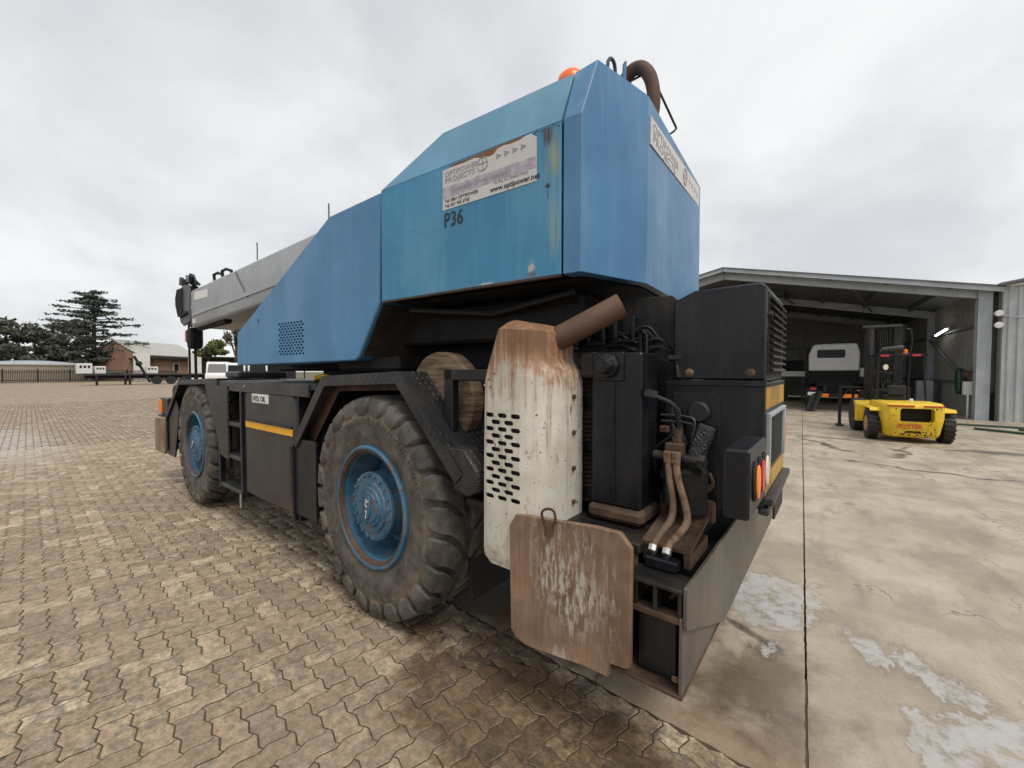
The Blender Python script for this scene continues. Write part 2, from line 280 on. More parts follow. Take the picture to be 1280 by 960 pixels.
def slab_mat():
    mt, nt, b = newmat('stained_concrete')
    pos = node(nt, 'ShaderNodeNewGeometry').outputs['Position']
    n = noise(nt, pos, 1.3, 9, .62); f = noise(nt, pos, 45, 5, .8); mid = noise(nt, mapping(nt, pos, (2.6, .8, 1), (0, 0, 0), (0, 0, R(-30))), 1.5, 8, .65)
    c = mixc(nt, ramp(nt, n, .32, .68), (.285, .233, .174), (.455, .388, .298))
    c = mixc(nt, m(nt, 'MULTIPLY', ramp(nt, mid, .50, .70), .6), c, (.20, .165, .125))
    c = mixc(nt, m(nt, 'MULTIPLY', ramp(nt, mid, .46, .30), .45), c, (.50, .44, .345))
    c = mixc(nt, m(nt, 'MULTIPLY', ramp(nt, f, .5, .78), .45), c, (.16, .13, .10))
    tan = ellipse_mask(nt, pos, -.2, 1.95, .9, .22, R(-5), m(nt, 'MULTIPLY', m(nt, 'SUBTRACT', n, .5), 2.), .2, 1.1)
    c = mixc(nt, m(nt, 'MULTIPLY', tan, .6), c, (.27, .17, .10))
    c, rg, wob, wobs = stains_and_shade(nt, pos, c, .68)
    rg = m(nt, 'SUBTRACT', rg, m(nt, 'MULTIPLY', ramp(nt, mid, .5, .7), .18))
    ck = node(nt, 'ShaderNodeTexVoronoi', {'Vector': node(nt, 'ShaderNodeVectorMath', {0: pos, 1: node(nt, 'ShaderNodeTexNoise', {'Vector': pos, 'Scale': 2.5, 'Detail': 5.}).outputs[1]}, operation='ADD').outputs[0], 'Scale': .42}, feature='DISTANCE_TO_EDGE').outputs[0]
    c = mixc(nt, m(nt, 'MULTIPLY', m(nt, 'MULTIPLY', ramp(nt, ck, .006, .001), ramp(nt, n, .45, .6)), .8), c, (.07, .055, .04))
    gr = noise(nt, pos, 62, 4, .85); c = mixc(nt, m(nt, 'MULTIPLY', ramp(nt, gr, .55, .70), .5), c, (.13, .105, .08)); c = mixc(nt, m(nt, 'MULTIPLY', ramp(nt, gr, .42, .32), .35), c, (.55, .50, .42))
    # dark wet trails that run in front of the shed
    wc = node(nt, 'ShaderNodeTexNoise', {'Vector': pos, 'Scale': .9, 'Detail': 4.}).outputs[1]
    wpos = node(nt, 'ShaderNodeVectorMath', {0: pos, 1: node(nt, 'ShaderNodeVectorMath', {0: node(nt, 'ShaderNodeVectorMath', {0: wc, 1: (.5, .5, .5)}, operation='SUBTRACT').outputs[0], 1: (1.1, 1.1, 0)}, operation='MULTIPLY').outputs[0]}, operation='ADD').outputs[0]
    wt = m(nt, 'MULTIPLY', m(nt, 'SUBTRACT', noise(nt, pos, 3.5, 5, .65), .5), 2.6)
    dk = None
    for a in ((.45, 11.2, .09, 1.7, R(25)), (1.6, 11.0, .10, 1.6, R(-12)), (1.9, 9.2, 2.3, .09, R(-10)), (4.6, 8.6, 2.6, .13, R(2)), (.8, 12.4, 1.3, .14, R(-12)), (6.6, 10.8, 2.6, .16, R(8)), (3.2, 12.0, 1.2, .35, R(0)), (-.28, 2.9, .36, .05, R(-30))):
        w = ellipse_mask(nt, wpos if a[1] > 4 else pos, *a, wt, .2, 1.0); dk = w if dk is None else m(nt, 'MAXIMUM', dk, w)
    c = mixc(nt, m(nt, 'MULTIPLY', dk, .75), c, (.055, .045, .036)); rg = m(nt, 'SUBTRACT', rg, m(nt, 'MULTIPLY', dk, .3))
    # pale dried wash
    ch = None
    for a in ((-.16, 3.35, .34, .62, R(-10), wob, .55, .95), (.85, 2.55, .46, .42, R(20), wob, .7, .95), (.35, 3.1, .5, .30, R(-35), wobs, .1, .65), (1.35, 2.65, .6, .5, 0, wobs, .2, .8), (.62, 2.95, .5, .25, R(-35), wobs, .1, .5), (-.1, 2.22, .12, .16, 0, wob, -.6, .7)):
        w = ellipse_mask(nt, pos, *a); ch = w if ch is None else m(nt, 'MAXIMUM', ch, w)
    edge = m(nt, 'MULTIPLY', ramp(nt, ch, .02, .30), .45); c = mixc(nt, edge, c, mixc(nt, 1., c, (.60, .56, .52), 'MULTIPLY')); rg = m(nt, 'SUBTRACT', rg, m(nt, 'MULTIPLY', edge, .5))
    ch = ramp(nt, m(nt, 'ADD', ch, m(nt, 'MULTIPLY', m(nt, 'SUBTRACT', noise(nt, pos, 26, 5, .75), .5), 1.5)), .40, .72); ch = m(nt, 'MULTIPLY', ch, ramp(nt, noise(nt, pos, 10, 6, .75), .34, .56))
    c = mixc(nt, m(nt, 'MULTIPLY', ch, m(nt, 'ADD', .45, m(nt, 'MULTIPLY', noise(nt, pos, 5, 6, .7), .75), True)), c, mixc(nt, f, (.36, .345, .33), (.50, .485, .47))); rg = m(nt, 'SUBTRACT', rg, m(nt, 'MULTIPLY', ch, .25))
    nt.links.new(c, b.inputs['Base Color']); nt.links.new(m(nt, 'MAXIMUM', rg, .12), b.inputs['Roughness'])
    bp = node(nt, 'ShaderNodeBump', {'Strength': .25, 'Distance': .004, 'Height': m(nt, 'ADD', f, n)}); nt.links.new(bp.outputs[0], b.inputs['Normal'])
    return mt
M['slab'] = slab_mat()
M['earth'] = paint('dry_grass_earth', (.10, .095, .055), .95, .3, 0, .3, 0, None, .3, nscale=.2)
M['brick'] = None
def brick_mat():
    mt, nt, b = newmat('red_face_brick')
    pos = node(nt, 'ShaderNodeTexCoord').outputs['Object']
    s = node(nt, 'ShaderNodeSeparateXYZ', {0: pos})
    v = node(nt, 'ShaderNodeCombineXYZ', {0: m(nt, 'ADD', s.outputs[0], s.outputs[1]), 1: s.outputs[2]}).outputs[0]
    c = node(nt, 'ShaderNodeTexBrick', {'Vector': v, 'Color1': (.27, .125, .075), 'Color2': (.20, .095, .06), 'Mortar': (.33, .27, .22), 'Scale': 1., 'Mortar Size': .008, 'Brick Width': .24, 'Row Height': .085}).outputs[0]
    c = mixc(nt, m(nt, 'MULTIPLY', noise(nt, pos, .6, 5), .4), c, (.30, .20, .15))
    nt.links.new(c, b.inputs['Base Color']); b.inputs['Roughness'].default_value = .9
    return mt
M['brick'] = brick_mat()
M['roof_sheet'] = paint('pale_roof_sheet', (.42, .41, .37), .5, .1, .05, .2, .3, (.3, .27, .23), .05)
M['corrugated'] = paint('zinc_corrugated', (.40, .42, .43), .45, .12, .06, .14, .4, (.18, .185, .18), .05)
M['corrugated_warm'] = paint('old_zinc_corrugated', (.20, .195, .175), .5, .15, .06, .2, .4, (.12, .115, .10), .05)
M['shed_roof'] = paint('shed_roof_sheet', (.115, .12, .13), .55, .15, .05, .1)
M['forklift_yellow'] = paint('chipped_yellow_paint', (.74, .49, .02), .48, .10, .33, .22, .45, (.36, .22, .03), .15, nscale=2.4, rustcol=(.03, .025, .02), dent=.2)
M['plaster'] = paint('white_plaster', (.68, .67, .64), .8, .05, 0, .2)
M['render_wall'] = paint('tan_render', (.30, .25, .19), .85, .1, 0, .2)
M['dome'] = paint('pale_dome_roof', (.36, .38, .39), .6, .1, 0, .1)
M['green_hose'] = plain('green_garden_hose', (.025, .06, .045), .5)
M['bark'] = paint('tree_bark', (.055, .045, .036), .9, .3)
def leaf(name, a, b2):
    mt, nt, b = newmat(name)
    rnd = node(nt, 'ShaderNodeNewGeometry').outputs['Random Per Island']
    c = mixc(nt, rnd, a, b2); nt.links.new(c, b.inputs['Base Color']); b.inputs['Roughness'].default_value = .7
    b.inputs['Specular IOR Level'].default_value = .2
    return mt
M['cedar'] = leaf('cedar_needles', (.045, .058, .050), (.12, .135, .11))
M['leaf_grey'] = leaf('grey_green_leaves', (.075, .08, .055), (.17, .165, .12)); M['leaf_dark'] = leaf('dark_leaves', (.055, .062, .045), (.14, .145, .10))
M['leaf_light'] = leaf('spring_leaves', (.08, .095, .035), (.20, .21, .09))

# ------------------------------------------------------------------ mesh helpers
ANG = R(-3.5); CA, SA = math.cos(ANG), math.sin(ANG)
def CH(p):      # chassis frame (u to the rear, v away, z up) -> world
    return (p[0] * CA - p[1] * SA, p[0] * SA + p[1] * CA, p[2])
def ID(p): return p
def link(o, parent=None):
    COL.objects.link(o)
    if parent is not None: o.parent = parent
    return o
def tag(o, label=None, cat=None, group=None, kind=None):
    for k, v in (('label', label), ('category', cat), ('group', group), ('kind', kind)):
        if v: o[k] = v
    return o
def empty(name, loc, label=None, cat=None, group=None, rz=0.):
    o = bpy.data.objects.new(name, None); o.location = loc; o.rotation_euler = (0, 0, rz); o.empty_display_size = .3
    link(o); return tag(o, label, cat, group)
class MB:
    """collects shapes in one frame, build() links them as ONE mesh object"""
    def __init__(s, T=ID): s.v = []; s.f = []; s.T = T
    def add(s, vs, fs):
        n = len(s.v); s.v += [tuple(map(float, p)) for p in vs]; s.f += [tuple(i + n for i in f) for f in fs]; return s
    def box(s, a, b):
        (x0, y0, z0), (x1, y1, z1) = a, b
        return s.add([(x0, y0, z0), (x1, y0, z0), (x1, y1, z0), (x0, y1, z0), (x0, y0, z1), (x1, y0, z1), (x1, y1, z1), (x0, y1, z1)],
                     [(0, 3, 2, 1), (4, 5, 6, 7), (0, 1, 5, 4), (1, 2, 6, 5), (2, 3, 7, 6), (3, 0, 4, 7)])
    def bar(s, p, q, w, h, up=(0, 0, 1)):
        """rectangular bar from p to q"""
        p, q = Vector(p), Vector(q); d = (q - p).normalized(); x = d.cross(Vector(up))
        if x.length < 1e-4: x = d.cross(Vector((1, 0, 0)))
        x.normalize(); y = x.cross(d)
        vs = []
        for c in (p, q):
            for a, b in ((-1, -1), (1, -1), (1, 1), (-1, 1)): vs.append(c + x * a * w / 2 + y * b * h / 2)
        return s.add(vs, [(0, 3, 2, 1), (4, 5, 6, 7), (0, 1, 5, 4), (1, 2, 6, 5), (2, 3, 7, 6), (3, 0, 4, 7)])
    def prism(s, poly, axis, d0, d1):
        """2D polygon extruded along axis 0/1/2; poly gives the other two coordinates in order"""
        def P(a, b, d): return {0: (d, a, b), 1: (a, d, b), 2: (a, b, d)}[axis]
        n = len(poly)
        vs = [P(a, b, d0) for a, b in poly] + [P(a, b, d1) for a, b in poly]
        return s.add(vs, [tuple(range(n)), tuple(range(2 * n - 1, n - 1, -1))] + [(i, (i + 1) % n, n + (i + 1) % n, n + i) for i in range(n)])
    def ribbon(s, prof, axis, d0, d1, t):
        """open polyline turned into a sheet of thickness t (offset to the right of its run) and extruded along axis"""
        pts = [Vector(p) for p in prof]; off = []
        for i, p in enumerate(pts):
            ds = []
            if i > 0: ds.append((p - pts[i - 1]).normalized())
            if i < len(pts) - 1: ds.append((pts[i + 1] - p).normalized())
            nrm = sum((Vector((d.y, -d.x)) for d in ds), Vector((0, 0))).normalized()
            k = 1 / max(.35, nrm.dot(Vector((ds[0].y, -ds[0].x))))
            off.append(p + nrm * t * k)
        for i in range(len(pts) - 1):
            s.prism([tuple(pts[i]), tuple(pts[i + 1]), tuple(off[i + 1]), tuple(off[i])], axis, d0, d1)
        return s
    def tube(s, path, r, n=10, cap=True, smooth=0):
        pts = [Vector(p) for p in path]
        for _ in range(smooth):
            q = [pts[0]]
            for a, b in zip(pts, pts[1:]): q += [a.lerp(b, .25), a.lerp(b, .75)]
            pts = q + [pts[-1]]
        rs = r if isinstance(r, (list, tuple)) else [r] * len(pts)
        if len(rs) != len(pts): rs = list(np.interp(np.linspace(0, 1, len(pts)), np.linspace(0, 1, len(rs)), rs))
        vs = []; x = None
        for i, p in enumerate(pts):
            d = (pts[min(i + 1, len(pts) - 1)] - pts[max(i - 1, 0)]).normalized()
            if x is None: x = d.orthogonal().normalized()
            x = (x - d * x.dot(d)); x = x.normalized() if x.length > 1e-6 else d.orthogonal().normalized()
            y = d.cross(x)
            for k in range(n):
                a = 2 * math.pi * k / n; vs.append(p + (x * math.cos(a) + y * math.sin(a)) * rs[i])
        fs = [(i * n + k, i * n + (k + 1) % n, (i + 1) * n + (k + 1) % n, (i + 1) * n + k) for i in range(len(pts) - 1) for k in range(n)]
        if cap: fs += [tuple(range(n - 1, -1, -1)), tuple(range((len(pts) - 1) * n, len(pts) * n))]
        return s.add(vs, fs)
    def lathe(s, prof, c, axis=1, n=48, closed=False):
        """prof: (offset along axis, radius)"""
        vs = []
        for h, r in prof:
            for k in range(n):
                a = 2 * math.pi * k / n; x, y = r * math.cos(a), r * math.sin(a)
                vs.append({0: (c[0] + h, c[1] + x, c[2] + y), 1: (c[0] + x, c[1] + h, c[2] + y), 2: (c[0] + x, c[1] + y, c[2] + h)}[axis])
        L = len(prof); rr = range(L if closed else L - 1)
        fs = [(i * n + k, i * n + (k + 1) % n, ((i + 1) % L) * n + (k + 1) % n, ((i + 1) % L) * n + k) for i in rr for k in range(n)]
        if not closed: fs += [tuple(range(n)), tuple(range((L - 1) * n, L * n))]
        return s.add(vs, fs)
    def cyl(s, p, q, r, n=16): return s.tube([p, q], r, n)
    def build(s, name, mat, parent=None, origin=None, bevel=0., label=None, cat=None, group=None, kind=None, weld=False, sharp=35):
        o0 = origin if origin is not None else (tuple(parent.location) if parent is not None and parent.parent is None else (tuple(ORG[parent.name]) if parent is not None else (0, 0, 0)))
        me = bpy.data.meshes.new(name)
        me.from_pydata([tuple(a - b for a, b in zip(s.T(p), o0)) for p in s.v], [], s.f)
        bm = bmesh.new(); bm.from_mesh(me)
        if weld: bmesh.ops.remove_doubles(bm, verts=bm.verts, dist=1e-4)
        bmesh.ops.recalc_face_normals(bm, faces=bm.faces)
        if bevel:
            es = [e for e in bm.edges if len(e.link_faces) == 2 and e.calc_face_angle(0) > .5]
            bmesh.ops.bevel(bm, geom=es, offset=bevel, segments=1, affect='EDGES', clamp_overlap=True)
        bm.to_mesh(me); bm.free()
        me.polygons.foreach_set('use_smooth', [True] * len(me.polygons)); me.set_sharp_from_angle(angle=R(sharp))
        me.materials.append(M[mat] if isinstance(mat, str) else mat)
        o = bpy.data.objects.new(name, me); link(o, parent); ORG[o.name] = o0
        if origin is not None and parent is None: o.location = o0
        return tag(o, label, cat, group, kind)
ORG = {}     # world origin each mesh's coordinates are measured from
def cut(o, cutter_mb):
    """cut real holes with a boolean"""
    c = cutter_mb.build('cutter', 'ink', None); c.data.transform(Matrix.Translation(-Vector(ORG[o.name])))
    md = o.modifiers.new('b', 'BOOLEAN'); md.object = c; md.operation = 'DIFFERENCE'; md.solver = 'EXACT'
    par = o.parent; o.parent = None; loc = o.location.copy(); o.location = (0, 0, 0)
    dg = bpy.context.evaluated_depsgraph_get(); dg.update()
    me = bpy.data.meshes.new_from_object(o.evaluated_get(dg)); o.modifiers.clear(); o.data = me; o.parent = par; o.location = loc
    me.set_sharp_from_angle(angle=R(35))
    bpy.data.objects.remove(c)
def copy_tree(o, parent=None):
    c = o.copy(); COL.objects.link(c); c.parent = parent
    for ch in list(o.children): copy_tree(ch, c)
    return c
def text(name, s, size, loc, rot, mat, parent, align='LEFT', shear=0., sx=1., bold=0., label=None):
    cu = bpy.data.curves.new('t', 'FONT'); cu.body = s; cu.size = size; cu.align_x = align; cu.shear = shear; cu.offset = bold; cu.extrude = .0006
    cu.resolution_u = 2
    t = bpy.data.objects.new('t', cu); COL.objects.link(t); dg = bpy.context.evaluated_depsgraph_get(); dg.update()
    me = bpy.data.meshes.new_from_object(t.evaluated_get(dg)); bpy.data.objects.remove(t)
    o0 = Vector(parent.location) if parent.parent is None else Vector(ORG[parent.name])
    from mathutils import Euler
    me.transform(Matrix.Translation(Vector(loc) - o0) @ Euler(rot).to_matrix().to_4x4() @ Matrix.Diagonal((sx, 1, 1, 1)))
    me.materials.clear(); me.materials.append(M[mat]); me.name = name
    o = bpy.data.objects.new(name, me); link(o, parent); ORG[o.name] = tuple(o0)
    return tag(o, label)
def np_mesh(name, verts, faces_idx, loops_per, mat, parent=None, kind=None, attr=None):
    """fast mesh from arrays; faces all with the same corner count"""
    me = bpy.data.meshes.new(name); nv = len(verts); nf = len(faces_idx)
    me.vertices.add(nv); me.vertices.foreach_set('co', np.asarray(verts, np.float32).ravel())
    me.loops.add(nf * loops_per); me.loops.foreach_set('vertex_index', np.asarray(faces_idx, np.int32).ravel())
    me.polygons.add(nf); me.polygons.foreach_set('loop_start', np.arange(0, nf * loops_per, loops_per, dtype=np.int32))
    if attr is not None:
        a = me.attributes.new('tone', 'FLOAT', 'POINT'); a.data.foreach_set('value', np.asarray(attr, np.float32))
    me.update(calc_edges=True); me.validate()
    me.materials.append(M[mat]); o = bpy.data.objects.new(name, me); link(o, parent)
    return tag(o, kind=kind)

# ------------------------------------------------------------------ ground, paving, apron
g = MB(); g.add([(-900, -900, -.06), (900, -900, -.06), (900, 900, -.06), (-900, 900, -.06)], [(0, 1, 2, 3)])
g.build('ground', 'earth', kind='structure')
PA = R(-5.5); pc, ps = math.cos(PA), math.sin(PA)
def pav(p, q): q += .05; return (p * pc - q * ps, p * ps + q * pc)
J0, QO = 16, .05; Q0 = J0 * .1125 + QO; XL = -3.2
pb = MB(); pb.add([(-83.6, -60, -.0042), (30, -60, -.0042), (30, 2.6, -.0042), (XL + .06, 2.6, -.0042), (XL + .06, 70, -.0042), (-83.6, 70, -.0042)], [(0, 1, 2, 3, 4, 5)])
paving = pb.build('paving', 'sand', kind='structure', label='tan interlocking clay paving laid in herringbone', cat='paving')
w = .1125
prof = [(0, 0), (.2, .085), (.5, 0), (.8, -.085)]     # wavy unit edge: t, sideways
def unit_edge(a, b):
    """points from grid corner a to b (excluding b); the same wave whichever way it is walked"""
    (ax, ay), (bx, by) = a, b
    flip = (bx < ax) or (by < ay)
    if flip: pts = [(1 - t, d) for t, d in prof[1:]][::-1]; pts = [(1., 0.)] + pts; src, dst = b, a
    else: pts = prof; src, dst = a, b
    dx, dy = dst[0] - src[0], dst[1] - src[1]
    # walk in stored orientation
    out = []
    if flip:
        for t, d in [(1., 0.)] + [(t, d) for t, d in prof[1:]][::-1]: out.append((src[0] + dx * t - dy * d, src[1] + dy * t + dx * d))
    else:
        for t, d in prof: out.append((src[0] + dx * t - dy * d, src[1] + dy * t + dx * d))
    return out
def outline(horizontal):
    if horizontal == 2: c = [(0, 0), (1, 0), (1, 1), (0, 1)]
    else: c = [(0, 0), (1, 0), (2, 0), (2, 1), (1, 1), (0, 1)] if horizontal else [(0, 0), (1, 0), (1, 1), (1, 2), (0, 2), (0, 1)]
    return np.array(sum((unit_edge(c[i], c[(i + 1) % len(c)]) for i in range(len(c))), []))
def inset(P, d):
    n = len(P); A = np.roll(P, 1, 0); B = np.roll(P, -1, 0)
    e1 = P - A; e1 /= np.linalg.norm(e1, axis=1)[:, None]; e2 = B - P; e2 /= np.linalg.norm(e2, axis=1)[:, None]
    nr = np.stack([-(e1 + e2)[:, 1], (e1 + e2)[:, 0]], 1); nr /= np.linalg.norm(nr, axis=1)[:, None]
    return P + nr * d
SH = {}
for hz in (1, 0, 2):
    P = outline(hz); SH[hz] = (inset(P, .026), inset(P, .060))
RT = np.array([[pc, ps], [-ps, pc]])       # row vector rotation
def x_lim(p, q): return pav(p, q)[0] > XL
cells = []
imin, imax = int(-31 / w), int(2.2 / w); jmin, jmax = int(-4 / w), int(12.5 / w)
for i in range(imin, imax):
    for j in range(jmin, jmax):
        k = (i - j) % 4
        if k not in (0, 3):
            continue
        hz = 1 if k == 0 else 0
        if x_lim(i * w, j * w) and hz == 0 and j + 1 == J0: hz = 2
        p, q = (i + (1, .5, .5)[(0 if hz == 1 else 1)]) * w, (j + (.5 if hz else 1)) * w
        x, y = pav(p, q)
        top = j + (1 if hz else 2)
        if x > XL - .0 and top > J0: continue
        d = math.hypot(x, y)
        fx, fy = x * -.5736 + y * .8192, x * .8192 + y * .5736     # depth and sideways of the default view
        if d > 7 and (fx < -1 or abs(fy) > 1.6 * fx + 3): continue
        if d <= 7 and fx < -1.5: continue
        if y > 4.2 and x > -6.4 : continue                 # under and behind the crane
        cells.append((d, fx, fy, i, j, hz))
# the 300 that show largest become pavers of their own
def shown(c):
    d, fx, fy, i, j, hz = c
    if fx < .9: return 1e9
    px, py = 640 + 517 * fy / fx, 464 + 517 * 1.6 / fx
    if px < -30 or px > 1310 or py > 985: return 1e9
    x, y = pav(i * w, j * w)
    if y > 1.55 and x < -1.25: return 1e9
    return fx
cells.sort(key=shown)
def zr(n): return rng.normal(0, .0010, n)
pm = {}
for hz in (1, 0, 2):
    lo, hi = SH[hz]; n = len(lo); cen = np.array([(.5, 1), (1, .5), (.5, .5)][hz])
    vs = [(*(p * w), 0.) for p in (hi - cen)] + [(*(p * w), -.0032) for p in (lo - cen)]
    me = bpy.data.meshes.new('paver'); me.from_pydata(vs, [], [tuple(range(n))] + [(i, n + i, n + (i + 1) % n, (i + 1) % n) for i in range(n)])
    me.update(); bm = bmesh.new(); bm.from_mesh(me); bmesh.ops.recalc_face_normals(bm, faces=bm.faces)
    if bm.faces[:][0].normal.z < 0: bmesh.ops.reverse_faces(bm, faces=bm.faces)
    bm.to_mesh(me); bm.free(); me.materials.append(M['paver']); pm[hz] = me
for c in cells[:300]:
    d, fx, fy, i, j, hz = c
    p, q = (i + (1, .5, .5)[(0 if hz == 1 else 1)]) * w, (j + (.5 if hz else 1)) * w; x, y = pav(p, q)
    o = bpy.data.objects.new('paver', pm[hz]); o.location = (x, y, random.gauss(0, .0010)); o.rotation_euler = (random.gauss(0, .005), random.gauss(0, .005), PA)
    link(o, paving)
near = [c for c in cells[300:] if c[0] < 13]; far = [c for c in cells[300:] if c[0] >= 13]
for lst, ring in ((near, True), (far, False)):
    V, F, A = [], [], []; base = 0
    for hz in (1, 0, 2):
        L = [c for c in lst if c[5] == hz]; K = len(L)
        if not K: continue
        lo, hi = SH[hz]; n = len(lo)
        ij = np.array([(c[3], c[4]) for c in L], float)
        hh = ((ij[:, None, :] + hi[None]) * w + np.array([0, QO])) @ RT; ll = ((ij[:, None, :] + lo[None]) * w + np.array([0, QO])) @ RT
        z0 = zr(K); tx, ty = rng.normal(0, .005, K), rng.normal(0, .005, K)
        cc = hh.mean(1)[:, None, :]
        zt = z0[:, None] + (hh - cc)[..., 0] * tx[:, None] + (hh - cc)[..., 1] * ty[:, None]
        top = np.concatenate([hh, zt[..., None]], 2)
        cv_ = np.concatenate([cc, z0[:, None, None]], 2)
        if ring: bot = np.concatenate([ll, np.full((K, n, 1), -.0032)], 2); vs = np.concatenate([top, bot, cv_], 1)
        else: vs = np.concatenate([top, cv_], 1)
        nv = vs.shape[1]; ids = np.arange(n); nx = (ids + 1) % n
        tri = [np.stack([ids, nx, np.full(n, nv - 1)], 1)]
        if ring: tri += [np.stack([ids, n + ids, n + nx], 1), np.stack([ids, n + nx, nx], 1)]
        tri = np.concatenate(tri); fs = (tri[None] + (np.arange(K) * nv)[:, None, None]).reshape(-1, 3) + base
        V.append(vs.reshape(-1, 3)); F.append(fs); A.append(np.repeat(rng.random(K), nv)); base += K * nv
    np_mesh('paver_field', np.concatenate(V), np.concatenate(F), 3, 'paver_field', paving, 'stuff', np.concatenate(A))
# beyond the built pavers the same paving goes on, too far to tell single stones
fp = MB(); x1, x2 = -30.6, XL + .05
fp.add([(-83.6, -60, -.0012), (x1, -60, -.0012), (x1, 70, -.0012), (-83.6, 70, -.0012)], [(0, 1, 2, 3)])
fp.add([(x1, 15.2, -.0012), (x2, 12.3, -.0012), (x2, 70, -.0012), (x1, 70, -.0012)], [(0, 1, 2, 3)])
fp.build('distant_paving', 'paver_far', paving, kind='stuff')
def yb(x): return (Q0 + .012 + x * ps) / pc
ap = empty('concrete_apron', (0, 10, 0), 'stained concrete apron reaching from the paving into the open shed', 'apron'); ap['kind'] = 'structure'
def slab(mb, x0, x1, y0a, y0b, y1):
    """slab with slightly crumbled long edges"""
    ys = [0.] + list(np.cumsum(np.abs(rng.normal(.035, .02, 180)))); ys = [y for y in ys if y < 6.] + [7.5, 10, 14, 20]
    L = [(x0 + (abs(rng.normal(0, .0022)) if k else 0), y0a + y) for k, y in enumerate(ys) if y0a + y < y1] + [(x0, y1)]
    Rr = [(x1 - (abs(rng.normal(0, .0022)) if k else 0), y0b + y) for k, y in enumerate(ys) if y0b + y < y1] + [(x1, y1)]
    n = 60; front = [(x0 + (x1 - x0) * t, y0a + (y0b - y0a) * t + (rng.normal(0, .004) if 0 < t < 1 else 0)) for t in np.linspace(0, 1, n)]
    ring = front + Rr[1:] + L[::-1][:-1]; k = len(ring)
    mb.add([(x, y, 0) for x, y in ring] + [(x, y, -.05) for x, y in ring], [tuple(range(k))] + [(q, k + q, k + (q + 1) % k, (q + 1) % k) for q in range(k)])
for x0, x1, ya, yb_, y1 in ((XL, .0425, yb(XL), yb(.0425), 27.5), (.0505, 6.2, yb(.0505), yb(6.2), 27.5), (6.212, 30, yb(6.212), yb(30), 27.5), (-12, XL - .012, 14.4, 14.4, 27.5)):
    sm = MB(); slab(sm, x0, x1, ya, yb_, y1); sm.build('concrete_slab', 'slab', ap)

# ------------------------------------------------------------------ the crane
CR = empty('mobile_crane', (-3.6, 2.9, 0), 'blue and black four-wheeled mobile crane parked on the paving, grey boom forward', 'crane')
def C(): return MB(CH)
def grp(name, at_, label=None):
    """a part that is an empty with sub-parts; at_ in world"""
    o = bpy.data.objects.new(name, None); o.location = Vector(at_) - CR.location; link(o, CR); ORG[o.name] = tuple(at_); o.empty_display_size = .1
    return tag(o, label)
VO = 1.48        # plane of the near tyre walls and side plates

